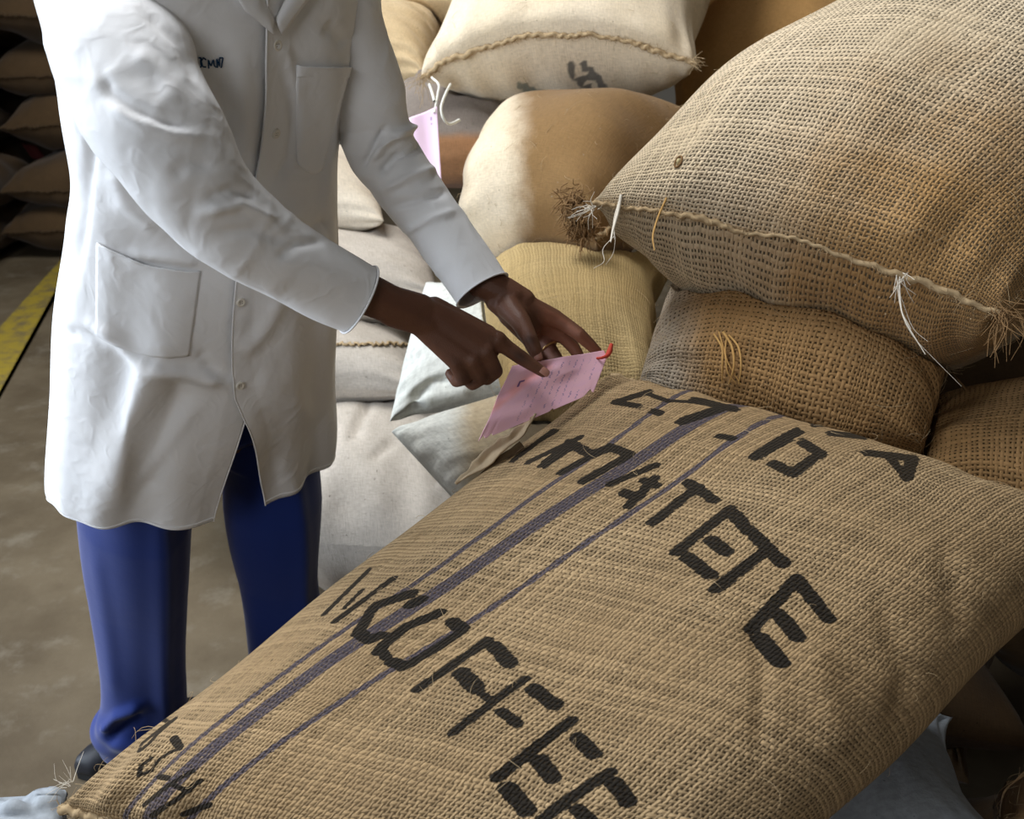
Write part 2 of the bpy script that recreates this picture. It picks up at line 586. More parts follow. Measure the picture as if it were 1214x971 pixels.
# ------------------------------------------------------------------ the setting
box('floor', (-4.4, -3.2, -.1), (3.8, 7.2, 0), M['concrete'], kind='structure')
a, b = G(0, 388), G(86, 293)
c, d = G(0, 464), G(78, 322)
ext = lambda p, q, k: p + (q - p) * k
va, vb, vc, vd = ext(a, b, -1.5), ext(a, b, 1.6), ext(c, d, -1.5), ext(c, d, 1.6)
yl = np.array([va, vc, vd, vb]); yl[:, 2] = .0015
yv = np.vstack([yl, yl - [0, 0, .004]])
link_mesh('floor_marking', yv, [[0, 1, 2, 3], [0, 4, 5, 1], [1, 5, 6, 2], [2, 6, 7, 3], [3, 7, 4, 0]], M['yellow'], smooth=False)['kind'] = 'structure'
box('wall_back', (-4.4, 7.2, 0), (3.8, 7.4, 4.6), M['wall'], kind='structure')
box('wall_right', (3.8, -3.2, 0), (4.0, 7.4, 4.6), M['wall'], kind='structure')
wf_ = box('wall_front', (-4.4, -3.4, 0), (3.8, -3.2, 4.6), M['wall'], kind='structure')
for lo, hi in (((-2.58, -3.2, 1.6), (-2.5, -3.14, 3.4)), ((-.5, -3.2, 1.6), (-.42, -3.14, 3.4)), ((-2.5, -3.2, 3.32), (-.5, -3.14, 3.4)), ((-2.5, -3.2, 1.6), (-.5, -3.14, 1.68))):  # made-up frame around the added fill lamp
    box('window_frame', lo, hi, M['door_paint'], wf_)
# the left wall with the loading door opening the daylight comes through
wl = box('wall_left', (-3.5, 2.0, 0), (-3.3, 2.6, 4.6), M['wall'], kind='structure')
box('wall_left_upper', (-3.5, -.7, 3.45), (-3.3, 2.0, 4.6), M['wall'], kind='structure')
box('wall_left_end', (-3.5, -3.2, 0), (-3.3, -.7, 4.6), M['wall'], kind='structure')
box('wall_left_return', (-4.4, 2.6, 0), (-3.3, 2.8, 4.6), M['wall'], kind='structure')
box('wall_left_bay', (-4.6, 2.6, 0), (-4.4, 7.4, 4.6), M['wall'], kind='structure')
for nm, lo, hi in (('door_frame', (-3.52, 1.92, 0), (-3.28, 2.0, 3.45)), ('door_frame', (-3.52, -.7, 0), (-3.28, -.62, 3.45)), ('door_frame', (-3.52, -.62, 3.37), (-3.28, 1.92, 3.45))):
    box(nm, lo, hi, M['door_paint'], wl)
# ceiling in four strips round the translucent roof sheet
box('ceiling', (-4.4, -3.2, 4.5), (3.8, 1.05, 4.6), M['steel_sheet'], kind='structure')
box('ceiling_far', (-4.4, 2.85, 4.5), (3.8, 7.2, 4.6), M['steel_sheet'], kind='structure')
box('ceiling_left', (-4.4, 1.05, 4.5), (-2.4, 2.85, 4.6), M['steel_sheet'], kind='structure')
box('ceiling_right', (-.6, 1.05, 4.5), (3.8, 2.85, 4.6), M['steel_sheet'], kind='structure')
# ------------------------------------------------------------------ sacks
from mathutils.bvhtree import BVHTree
SACKS = {}
SOLID = []


def squash(X):
    """Filled sacks press against one another: cloth that would enter a sack already lying there is pushed back to its surface."""
    def push(x, m):
        x[:, 2] = np.maximum(x[:, 2], .003)
        for bvh, lo, hi in SOLID:
            for i in np.flatnonzero(((x > lo - .002) & (x < hi + .002)).all(1)):
                co, no, _, d = bvh.find_nearest(x[i].tolist(), .4)
                if co is None:
                    continue
                if (x[i] - np.array(co)) @ np.array(no) < m:
                    x[i] = np.array(co) + np.array(no) * (m + .001)
        return x
    Y = push(X.reshape(-1, 3).copy(), .008).reshape(X.shape)
    mv = np.linalg.norm(Y - X, axis=-1) > 1e-6
    if mv.any():                                   # let the pressed cloth relax a little
        for _ in range(4):
            A_ = Y.copy()
            A_[1:-1] = (Y[2:] + Y[:-2] + np.roll(Y, 1, 1)[1:-1] + np.roll(Y, -1, 1)[1:-1]) / 4
            Y = np.where(mv[..., None], .5 * Y + .5 * A_, Y)
        Y = push(Y.reshape(-1, 3).copy(), .008).reshape(X.shape)
    return Y


def fibres(parent, X, N, n, lmin, lmax, rad, mat, seed, face=None):
    """Stray jute hairs standing off the cloth: uncountable, one object."""
    r = np.random.RandomState(seed)
    x, nn = X.reshape(-1, 3), N.reshape(-1, 3)
    idx = np.arange(len(x)) if face is None else np.flatnonzero(face)
    out = []
    for k in r.choice(idx, n):
        L = r.uniform(lmin, lmax)
        t = nrm(np.cross(nn[k], r.normal(size=3)))
        t2 = nrm(np.cross(nn[k], r.normal(size=3)))
        c = x[k] - nn[k] * .001
        up = r.uniform(.15, .8)
        pl = np.array([c, c + t * L * .35 + nn[k] * L * .3 * up, c + t * L * .7 + t2 * L * .25 + nn[k] * L * .5 * up, c + t * L * .8 + t2 * L * .6 + nn[k] * L * .4 * up])
        out.append(tube_vf(spline(pl, 6), [rad * q for q in (1, 1, .9, .8, .6, .3)], 3))
    v, f = join_vf(out)
    o = link_mesh('stray_fibres', v, f, mat, parent)
    o['kind'] = 'stuff'
    return o


def rope_seam(parent, line, nrm_dir, mat, r=.007, step=.026, seed=1, name='seam'):
    """The over-sewn end of a sack: a rough rolled hem with slanting whip stitches of unequal length."""
    rs = np.random.RandomState(seed)
    L = np.linalg.norm(np.diff(line, axis=0), axis=1).sum()
    n = max(40, int(L / .003))
    pl = resample(line, n)
    ph = np.cumsum(2 * PI * (L / n) / step * np.clip(np.interp(np.arange(n), np.arange(0, n + 8, 8), rs.uniform(.45, 1.6, len(np.arange(0, n + 8, 8)))), .4, 1.7))
    wob = np.interp(np.arange(n), np.arange(0, n + 12, 12), rs.normal(size=len(np.arange(0, n + 12, 12))))
    pl = pl + nrm_dir * (r * .12 * np.sin(ph) + r * .40 * wob)[:, None]
    ns = 10
    t, a_, b_ = frames(pl, (0.13, 0.31, 0.94))
    th = np.arange(ns) * 2 * PI / ns
    rad = r * (.82 + .20 * np.sin(ph[:, None] + th[None] * 1.0) + .10 * np.sin(2.3 * ph[:, None] - 2 * th[None])) * np.interp(np.arange(n), np.arange(0, n + 20, 20), rs.uniform(.55, 1.25, len(np.arange(0, n + 20, 20))))[:, None]
    rad[0] *= .4; rad[-1] *= .4
    rad = rad * (1 + rs.normal(size=rad.shape) * .06)
    v = pl[:, None] + rad[..., None] * (a_[:, None] * np.cos(th)[None, :, None] + b_[:, None] * np.sin(th)[None, :, None])
    o = link_mesh(name, v.reshape(-1, 3), grid_faces(n, ns, True), mat, parent)
    # hairs standing off the hem
    out = []
    for k in rs.randint(0, n, int(L * 700)):
        d = nrm(rs.normal(size=3)); l = r * rs.uniform(.6, 2.2)
        p0 = pl[k] + d * r * .6
        out.append(tube_vf(np.array([p0, p0 + d * l * .5, p0 + nrm(d + rs.normal(size=3) * .6) * l]), [.0005, .0004, .0002], 3))
    v, f = join_vf(out)
    fz = link_mesh('hem_fuzz', v, f, mat, o)
    fz['kind'] = 'stuff'
    return o


def tassel(parent, at, direction, mat, seed, n=26, L=.05, rad=.0007, spread=.7, name='frayed_corner'):
    rs = np.random.RandomState(seed)
    out = []
    d = nrm(direction)
    for k in range(n):
        q = nrm(d + rs.normal(size=3) * spread)
        q2 = nrm(q + rs.normal(size=3) * .6 + np.array([0, 0, -.3]))
        l = L * rs.uniform(.4, 1.2)
        p0 = at + rs.normal(size=3) * L * (.45 if n > 150 else .13)
        out.append(tube_vf(spline([p0, p0 + q * l * .5, p0 + q * l * .7 + q2 * l * .5], 7), np.linspace(rad, rad * .5, 7), 4))
    v, f = join_vf(out)
    o = link_mesh(name, v, f, mat, parent)
    o['kind'] = 'stuff'
    return o


def sack(A, D, B, C, T, mat, label, name='burlap_sack', group=None, p=2.8, mid=.88, hint=(0, -.5, 1), belly=.95, ends=(1., 1.), bow=(0., 0.),
         lump=.010, pleat=.006, seed=1, seam=(True, True), seam_mat='thread', seam_r=.007, nu=90, nt=140, stain_tint=None, mark=None, folds=None,
         ex=(.9, .9), sag=0., hairs=0, tass=(), raw=False):
    """A filled sack. A-D is one sewn end, B-C the other; the tube between swells to thickness T."""
    A, D, B, C = (np.asarray(P(*q) if not raw else q, float) for q in (A, D, B, C))
    P0, P1 = (A + D) / 2, (B + C) / 2
    e0, e1 = (D - A) / 2, (C - B) / 2
    nv = nrm(np.cross(P1 - P0, e0 + e1))
    if nv @ np.asarray(hint, float) < 0:
        nv = -nv
    s = np.linspace(-1, 1, nu)
    u = .35 * s + .65 * np.sin(PI / 2 * s)
    u[0], u[-1] = -1, 1
    th = np.arange(nt) * 2 * PI / nt
    k = (u + 1) / 2
    prof = np.sqrt(np.maximum(0, 1 - np.abs(u) ** p))
    endf = np.where(u < 0, ends[0], ends[1])
    wf = mid + (endf - mid) * np.abs(u) ** 3.5
    cen = P0[None] * (1 - k)[:, None] + P1[None] * k[:, None]
    cen = cen - nv * (sag * (1 - u ** 2))[:, None]
    ev = (e0[None] * (1 - k)[:, None] + e1[None] * k[:, None]) * wf[:, None]
    cs, sn = np.cos(th), np.sin(th)
    cx = np.sign(cs) * np.abs(cs) ** ex[0]
    sz = np.sign(sn) * np.abs(sn) ** ex[1]
    tt = T / 2 * prof
    up = np.where(sz > 0, 1.0, belly)
    X = cen[:, None] + ev[:, None] * cx[None, :, None] + nv * (tt[:, None] * (sz * up)[None])[..., None]
    bw = np.where(u < 0, bow[0], bow[1]) * np.abs(u) ** 6
    X = X + nv * (bw[:, None] * (1 - cx ** 2)[None])[..., None]
    L = np.linalg.norm(P1 - P0)
    # uv in metres
    m = X[nu // 2]
    seg = np.linalg.norm(np.roll(m, -1, 0) - m, axis=1)
    arc = np.r_[0, np.cumsum(seg)]
    # direction outwards
    N = grid_normals(X, True)
    out = X - cen[:, None]
    if (N * out).sum() < 0:
        N = -N
    l1, l2 = Lumps(seed, 5, 13, 8), Lumps(seed + 50, 18, 40, 10)
    damp = np.clip(prof, 0, 1)[:, None]
    X = X + N * ((lump * l1(X) + lump * .35 * l2(X)) * damp)[..., None]
    # pleats gathered into the sewn ends
    rs = np.random.RandomState(seed + 7)
    pl = np.zeros((nu, nt))
    dist = (1 - np.abs(u)) * L / 2
    for q in range(6):
        fr = rs.randint(7, 22)
        pl += np.sin(fr * th[None] + rs.uniform(0, 6.28) + 2.5 * np.sin(u * 3 + q)[:, None]) / 3
    X = X + N * (pleat * pl * np.exp(-dist / .10)[:, None] * np.clip(dist / .02, 0, 1)[:, None])[..., None]
    N = grid_normals(X, True)
    if (N * out).sum() < 0:
        N = -N
    if folds:
        X = crease(X, N, folds)
        N2 = grid_normals(X, True)
        N = N2 if (N2 * out).sum() > 0 else -N2
    X = squash(X)
    N = grid_normals(X, True)
    if (N * out).sum() < 0:
        N = -N
    f = grid_faces(nu, nt, True)
    v0 = X.reshape(-1, 3)
    if np.einsum('ij,ij->', np.cross(v0[f[:, 1]] - v0[f[:, 0]], v0[f[:, 3]] - v0[f[:, 0]]), N.reshape(-1, 3)[f[:, 0]]) < 0:
        flip = True
    else:
        flip = False
    i, j = np.meshgrid(np.arange(nu - 1), np.arange(nt), indexing='ij')
    sl_ = np.linalg.norm(np.diff(X, axis=0), axis=2).mean(1)
    uu = np.r_[0, np.cumsum(sl_)]
    uu = uu - uu[-1] / 2
    lu = np.stack([np.stack([uu[i], arc[j]], -1), np.stack([uu[i], arc[j + 1]], -1), np.stack([uu[i + 1], arc[j + 1]], -1), np.stack([uu[i + 1], arc[j]], -1)], 2).reshape(-1, 4, 2)
    if flip:
        f = f[:, ::-1]; lu = lu[:, ::-1]
    mk = np.zeros((nu, nt, 4)); mk[..., 3] = 1
    UV = np.stack(np.broadcast_arrays(uu[:, None], arc[None, :-1]), -1)
    if stain_tint is not None:
        mk[..., 2] = stain_tint(X, u, th, UV, N)
    if mark is not None:
        mk = mark(mk, X, UV, N, L, arc)
    base = X.mean((0, 1)); base[2] = X[..., 2].min()
    o = link_mesh(name, v0 - base, f, mat, None, loop_uv=lu.reshape(-1, 2), mark=mk.reshape(-1, 4))
    o.location = base
    tag(o, label, 'sack', group)
    for w_, row, side in ((seam[0], 0, -1), (seam[1], -1, 1)):
        if w_:
            h = nt // 2 + 1
            line = X[row, :h] * .5 + X[row, (-np.arange(h)) % nt] * .5
            dirn = nrm(P1 - P0) * side
            line = line + dirn * seam_r * .4 - base
            rope_seam(o, line, nv, M[seam_mat], seam_r, seed=seed + row)
    if hairs:
        face = ((CAMP - X) * N).sum(-1).reshape(-1) > -.02
        fibres(o, X - base, N, hairs, .012, .04, .00035, M[seam_mat], seed + 3, face)
    for (q, dr, mt, ln, nn) in tass:
        tassel(o, np.asarray(P(*q)) - base, dr, M[mt], seed + 11 + nn, n=nn, L=ln, rad=.0013 if nn > 150 else .0007)
    SACKS[label] = (o, X, N, UV, base)
    kf = f if max(nu, nt) < 250 else grid_faces(len(X[::4]), len(X[0][::4]), True)
    vv = v0 if max(nu, nt) < 250 else X[::4, ::4].reshape(-1, 3)
    if max(nu, nt) >= 250 and flip: kf = kf[:, ::-1]
    SOLID.append((BVHTree.FromPolygons(vv.tolist(), kf.tolist()), vv.min(0), vv.max(0)))
    return o


# ---- the stencilled lettering of the front sack, traced as brush strokes and carried over to the cloth's own coordinates
def zs(ox, oy, k, lst, wk=1.0):
    return [([(ox + x / k, oy + y / k) for x, y in pl], wk * w_ / k) for pl, w_ in lst]


INK = zs(340, 640, 2.759, [
    ([(270, 97), (120, 245)], 10), ([(245, 165), (190, 222)], 9), ([(350, 125), (155, 268)], 13),
    ([(410, 175), (290, 215), (232, 305)], 25), ([(235, 300), (265, 330), (310, 312)], 24), ([(440, 195), (405, 212)], 27),
    ([(500, 238), (390, 285), (320, 340), (300, 365)], 27), ([(540, 268), (575, 292)], 28), ([(575, 297), (500, 348), (400, 408)], 24), ([(343, 398), (385, 415)], 27), ([(305, 362), (328, 385)], 20),
    ([(655, 330), (540, 410), (428, 488)], 24), ([(678, 347), (730, 405)], 31), ([(570, 435), (622, 487)], 34), ([(620, 490), (660, 520)], 14),
    ([(775, 457), (660, 540), (545, 630)], 21), ([(805, 485), (878, 543)], 31), ([(700, 560), (758, 603)], 22),
    ([(930, 592), (800, 690), (688, 775)], 28), ([(950, 645), (1005, 702)], 31), ([(825, 720), (872, 780)], 35), ([(722, 812), (785, 885)], 38),
    ([(1055, 762), (950, 830), (830, 920)], 30), ([(1068, 795), (1118, 857)], 36), ([(950, 880), (1000, 925)], 28),
]) + zs(600, 440, 2.6975, [
    ([(150, 190), (20, 287)], 12), ([(240, 210), (70, 292)], 12), ([(100, 228), (160, 192)], 9), ([(205, 240), (120, 300)], 26), ([(200, 230), (275, 268)], 26), ([(330, 240), (175, 325)], 17), ([(330, 242), (392, 266)], 24), ([(392, 270), (245, 352)], 21), ([(275, 268), (330, 245)], 24),
    ([(480, 300), (330, 362)], 17), ([(475, 342), (390, 432)], 21), ([(380, 390), (420, 402)], 28), ([(440, 350), (482, 366)], 20),
    ([(580, 355), (665, 412)], 23), ([(610, 372), (470, 482)], 27),
    ([(715, 442), (545, 577)], 27), ([(720, 450), (778, 512)], 28), ([(655, 540), (700, 577)], 30), ([(580, 595), (652, 652)], 30),
    ([(800, 528), (887, 617)], 29), ([(835, 572), (670, 697)], 29),
    ([(930, 662), (782, 828)], 29), ([(940, 678), (1032, 792)], 29), ([(870, 775), (932, 852)], 32), ([(810, 855), (880, 932)], 36),
    ([(460, 65), (345, 100)], 15), ([(350, 100), (425, 112)], 15), ([(460, 75), (520, 96)], 12), ([(470, 129), (492, 133)], 20), ([(530, 95), (640, 101)], 8),
    ([(600, 92), (732, 122)], 20), ([(690, 118), (560, 162)], 24), ([(680, 208), (725, 215)], 16),
    ([(930, 195), (800, 272)], 30), ([(950, 228), (1005, 265), (920, 326)], 28), ([(855, 295), (905, 322)], 25),
]) + zs(700, 380, 2.3619, [
    ([(365, 188), (425, 190), (510, 216)], 11), ([(480, 230), (620, 246)], 18), ([(560, 252), (598, 262)], 16), ([(625, 290), (700, 286)], 17), ([(670, 316), (770, 326)], 15), ([(770, 370), (910, 387)], 18), ([(900, 390), (885, 440)], 22), ([(838, 385), (885, 436)], 20),
], .95) + zs(120, 780, 5.058, [
    ([(505, 200), (430, 255), (330, 345), (250, 418)], 13), ([(440, 235), (380, 290), (310, 375)], 10),
    ([(448, 360), (400, 400), (340, 452), (290, 510), (228, 560)], 16), ([(225, 555), (245, 512), (330, 445), (400, 388)], 14), ([(340, 330), (410, 380)], 9),
    ([(432, 480), (475, 540)], 34), ([(475, 540), (415, 565), (350, 605), (300, 678), (228, 705)], 18), ([(228, 700), (238, 648), (300, 600)], 15),
    ([(545, 682), (430, 745), (258, 882)], 24), ([(345, 712), (400, 722)], 26), ([(590, 742), (450, 850), (300, 950)], 28), ([(645, 882), (500, 938)], 32), ([(440, 765), (530, 800)], 20),
], .8)
STRIPES = [([(232, 905), (450, 743), (625, 630), (880, 478)], 19.0), ([(130, 965), (255, 880), (362, 790), (600, 592), (800, 478)], 7.5), ([(235, 953), (345, 872), (475, 800), (600, 706), (760, 590), (900, 508)], 8.0)]


def front_marks(mk, X, UV, N, L, arc):
    x = X.reshape(-1, 3)
    q = proj(x)
    face = np.flatnonzero((((CAMP - X) * N).sum(-1)).reshape(-1) > 0)
    qf, uvf = q[face, :2], UV.reshape(-1, 2)[face]

    def to_uv(pt):
        d = ((qf - pt) ** 2).sum(1)
        i = np.argsort(d)[:4]
        w_ = 1 / (d[i] + .05)
        return (uvf[i] * w_[:, None]).sum(0) / w_.sum()
    ink = np.zeros(len(x)); strp = np.zeros(len(x))
    uvall = UV.reshape(-1, 2)
    ff = np.zeros(len(x), bool); ff[face] = True
    for pl, wd in INK:
        pu = [to_uv(np.array(a_)) for a_ in pl]
        # brush width in metres from the stroke's own surroundings
        dense = resample(np.array(pl, float), 12)
        duv = resample(np.array(pu), 12)
        c = np.array(pl).mean(0)
        d2 = ((qf - c) ** 2).sum(1)
        dep = q[face][np.argmin(d2), 2]
        w_m = wd * dep / FPX * .5 * 1.14 + .0012
        d, _ = seg_dist(uvall, duv)
        ink = np.maximum(ink, np.clip(1.0 - (d - w_m * .8) / (w_m * .6), 0, 1))
        d, _ = seg_dist(q[:, :2], pl)                        # the brush's spread where the cloth turns away
        ink = np.maximum(ink, np.clip(1.0 - (d - wd * .40) / (wd * .2 + .6), 0, 1))
    for pl, wd in STRIPES:
        pu = np.array([to_uv(np.array(a_)) for a_ in pl])
        cc = np.polyfit(pu[:, 0], pu[:, 1], 2)                 # a dyed thread band runs the sack's length
        d = np.abs(uvall[:, 1] - np.polyval(cc, uvall[:, 0]))
        w_m = wd * 1.15 / FPX * .5 * 1.12
        strp = np.maximum(strp, np.clip(1.0 - (d - w_m * .85) / (w_m * .3), 0, 1))
    mk[..., 0] = np.where(ff, ink, 0).reshape(mk.shape[:2])
    mk[..., 1] = np.where(ff, strp, 0).reshape(mk.shape[:2])
    return mk


front = sack((72, 955, 1.17), (800, 1150, .88), (722, 445, 1.40), (1330, 640, 1.20), .31, M['fore'],
             'brown jute sack with black stencilled lettering and purple stripes under the pointing hand', p=3.2, mid=.95, nu=460, nt=680, lump=.006, pleat=.005, seed=4,
             mark=front_marks, hairs=240, seam_mat='thread',
             folds=[([(890, 720), (905, 800), (900, 900)], 12, -.004), ([(1040, 700), (1075, 800), (1060, 880)], 16, -.005), ([(1120, 640), (1140, 760)], 16, -.005), ([(960, 760), (1000, 900)], 22, .006)])

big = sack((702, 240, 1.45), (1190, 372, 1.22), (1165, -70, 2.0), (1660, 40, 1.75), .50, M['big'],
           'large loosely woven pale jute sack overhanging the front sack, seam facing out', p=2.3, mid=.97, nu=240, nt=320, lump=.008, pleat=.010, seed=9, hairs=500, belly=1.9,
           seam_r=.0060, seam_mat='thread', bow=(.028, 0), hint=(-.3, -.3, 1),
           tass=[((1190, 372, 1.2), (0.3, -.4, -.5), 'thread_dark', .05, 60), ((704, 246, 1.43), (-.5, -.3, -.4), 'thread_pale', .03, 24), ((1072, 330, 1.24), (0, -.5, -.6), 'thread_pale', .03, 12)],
           stain_tint=lambda X, u, th, UV, N: np.clip(1.15 - np.linalg.norm(X - P(1130, 360, 1.28), axis=-1) / .42, 0, .85))  # second colour, browner towards the lower right end

def cream_marks(mk, X, UV, N, L, arc):
    q = proj(X.reshape(-1, 3))
    ok = ((CAMP - X) * N).sum(-1).reshape(-1) > 0
    for ch, lst in ((0, [([(676, 78), (684, 96), (700, 106)], 4), ([(690, 76), (704, 88), (716, 104)], 5), ([(680, 92), (712, 92)], 3)]), (1, [([(617, 101), (632, 108), (645, 118)], 5), ([(622, 112), (650, 108)], 3), ([(655, 116), (690, 120)], 3)])):
        for pl, wd in lst:
            d, _ = seg_dist(q[:, :2], pl)
            mk.reshape(-1, 4)[:, ch] = np.maximum(mk.reshape(-1, 4)[:, ch], np.where(ok, np.clip(1.4 - d / wd, 0, 1), 0))
    return mk


sack((500, 90, 2.2), (826, 78, 2.05), (560, -70, 2.7), (900, -110, 2.55), .42, M['cream'],
     'cream jute sack with a curved sewn seam and faint printing, tag string at its corner', p=2.4, seed=12, mark=cream_marks, bow=(.09, 0), belly=1.2, hint=(0, -.2, 1), hairs=120,
     tass=[((503, 92, 2.18), (-.6, -.3, -.6), 'thread', .05, 30), ((822, 72, 2.03), (.6, -.3, -.4), 'thread', .026, 26)])
sack((800, 150, 2.75), (1040, 90, 2.6), (760, -60, 3.2), (1040, -120, 3.1), .40, M['brown'], 'rusty brown sack behind the cream seamed sack and the large pale sack', seed=14)
sack((705, 285, 1.80), (850, 150, 2.05), (528, 290, 2.02), (610, 150, 2.32), .38, M['cream'],
     'plump sack half stained rusty brown with a frayed corner', p=3.2, ends=(1, .7), seed=17, hairs=80, seam=(True, False), hint=(-.4, -.5, .7),
     stain_tint=lambda X, u, th, UV, N: np.clip((proj(X)[..., 0] - 585) / 60, 0.002, 1), tass=[((682, 240, 1.75), (-.3, -.5, -.4), 'thread_dark', .030, 200), ((690, 268, 1.76), (-.3, -.5, -.8), 'thread_dark', .030, 180), ((680, 250, 1.76), (-.4, -.5, -.2), 'thread', .026, 60)])
sack((590, 480, 1.60), (800, 470, 1.55), (560, 320, 2.1), (800, 310, 2.05), .26, M['ochre'], 'yellowish tan sack under the half stained sack, behind the hands', seed=19, seam=(False, False), hairs=60)
sack((752, 470, 1.50), (800, 330, 1.75), (1085, 560, 1.36), (1125, 420, 1.58), .34, M['amber'],
     'amber loosely woven sack with a tuft of loose twine, under the large pale sack', seed=23, nu=160, nt=220, seam=(False, False), hairs=200, ends=(.8, .75), p=2.6,
     stain_tint=lambda X, u, th, UV, N: np.clip((860 - proj(X)[..., 0]) / 90, 0.0, .8))
sack((1070, 620, 1.36), (1095, 510, 1.7), (1330, 650, 1.24), (1390, 455, 1.5), .28, M['amber'], 'shaded brown sack behind the far corner of the front sack, right', seed=27, nu=120, nt=160, seam=(False, False))
sack((1030, 540, 1.95), (1050, 380, 2.2), (1420, 540, 1.85), (1440, 380, 2.1), .34, M['dim'], 'dark sack deep in the gap between the amber and far right brown sacks', seed=29, seam=(False, False), p=4)  # added so the gap reads dark, shade put into its colour
sack((350, 110, 2.45), (360, 20, 2.75), (505, 95, 2.4), (525, 30, 2.7), .30, M['tan'], 'tan sack behind the upper sleeve of the far arm, frayed end', seed=31, hairs=60)
sack((400, 30, 2.6), (400, -60, 2.9), (570, 20, 2.6), (600, -60, 2.9), .3, M['tan'], 'dim tan sack at the top of the stack, above the far shoulder', seed=33)
sack((455, 200, 2.25), (470, 110, 2.6), (610, 195, 2.2), (640, 120, 2.5), .22, M['smoke'], 'dark smoky sack in the gap behind the hanging pink tag', seed=35, stain_tint=lambda X, u, th, UV, N: np.clip((proj(X)[..., 1] - 150) / 20, 0, 1))

sack((455, 262, 2.28), (440, 195, 2.6), (150, 262, 2.3), (150, 195, 2.6), .22, M['pale'], 'pale sack seen through the gap between coat and far sleeve', seed=41, seam=(False, False), p=4)
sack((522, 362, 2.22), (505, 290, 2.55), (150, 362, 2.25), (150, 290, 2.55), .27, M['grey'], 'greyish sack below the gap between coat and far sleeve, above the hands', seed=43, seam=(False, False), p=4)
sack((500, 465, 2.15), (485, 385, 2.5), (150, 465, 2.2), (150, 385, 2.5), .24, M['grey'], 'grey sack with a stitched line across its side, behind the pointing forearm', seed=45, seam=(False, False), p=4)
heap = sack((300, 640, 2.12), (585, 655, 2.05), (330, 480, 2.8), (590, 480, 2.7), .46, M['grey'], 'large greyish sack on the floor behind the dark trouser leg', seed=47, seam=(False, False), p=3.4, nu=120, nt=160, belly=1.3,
     folds=[([(440, 475), (428, 495), (416, 522)], 5, -.012), ([(440, 545), (470, 520)], 6, -.008), ([(520, 570), (545, 600)], 10, .01)],
     stain_tint=lambda X, u, th, UV, N: np.clip((proj(X)[..., 1] - 640) / 80, 0, .9))  # second colour, darker towards the bottom
sack((462, 500, 1.92), (505, 335, 2.12), (660, 470, 1.92), (690, 330, 2.1), .17, M['white'], 'white sack with a folded corner behind the pointing hand', name='white_sack', seed=49, seam=(False, False), lump=.005, pleat=.004,
     folds=[([(486, 492), (496, 466), (512, 452), (535, 449)], 6, -.014), ([(500, 480), (530, 470), (560, 462)], 9, .008)])
sack((464, 512, 1.84), (545, 600, 1.74), (690, 440, 1.78), (760, 560, 1.62), .20, M['white'], 'white sack stained brown on its right, pointed corner beside the grey sack', name='white_sack', seed=51, seam=(False, False), lump=.005, pleat=.004, hint=(-.2, -.6, .6),
     stain_tint=lambda X, u, th, UV, N: np.clip((proj(X)[..., 0] - 518) / 55, 0.002, 1))
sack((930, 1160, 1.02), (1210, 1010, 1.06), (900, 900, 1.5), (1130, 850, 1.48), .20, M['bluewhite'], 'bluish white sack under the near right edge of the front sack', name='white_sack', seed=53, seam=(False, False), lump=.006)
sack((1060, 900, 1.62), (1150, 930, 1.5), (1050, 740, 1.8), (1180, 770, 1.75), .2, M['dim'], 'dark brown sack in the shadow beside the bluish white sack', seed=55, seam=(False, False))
sack((1170, 760, 1.75), (1180, 640, 2.1), (1500, 800, 1.7), (1500, 660, 2.0), .4, M['dim'], 'dark sack in the black gap right of the front sack', seed=66, seam=(False, False))  # extra sack filling the gap, its dark colour stands for shade
sack((1175, 1010, 1.12), (1420, 1010, 1.0), (1200, 960, 1.5), (1450, 950, 1.4), .16, M['tan'], 'fuzzy brown sack at the bottom right corner', seed=57, seam=(False, False), hairs=260, stain_tint=lambda X, u, th, UV, N: .8 + 0 * X[..., 0])
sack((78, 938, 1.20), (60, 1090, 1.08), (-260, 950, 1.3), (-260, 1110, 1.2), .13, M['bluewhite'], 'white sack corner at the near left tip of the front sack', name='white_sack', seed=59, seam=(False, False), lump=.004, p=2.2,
     folds=[([(0, 962), (40, 948), (75, 942)], 9, .010), ([(0, 940), (20, 945), (45, 955)], 7, -.010)])
deck0 = ['bottom', 'second', 'third', 'fourth', 'fifth']
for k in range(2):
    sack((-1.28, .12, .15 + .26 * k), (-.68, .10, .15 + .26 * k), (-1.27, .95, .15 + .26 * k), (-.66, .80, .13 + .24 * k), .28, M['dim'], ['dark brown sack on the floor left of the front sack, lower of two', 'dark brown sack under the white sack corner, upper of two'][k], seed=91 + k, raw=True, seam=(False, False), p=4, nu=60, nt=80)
for k in range(5):  # out of view, added to shade the near left tip of the front sack
    sack((-1.98, -.25, .15 + .25 * k), (-1.36, -.22, .15 + .25 * k), (-1.99, .66, .15 + .25 * k), (-1.37, .64, .15 + .25 * k), .28, M['dim'], 'dark brown sack, %s from the floor in the stack left of the white sack corner' % deck0[k], seed=191 + k, raw=True, seam=(False, False), p=4, nu=50, nt=64, group='sacks in the stack near the door')
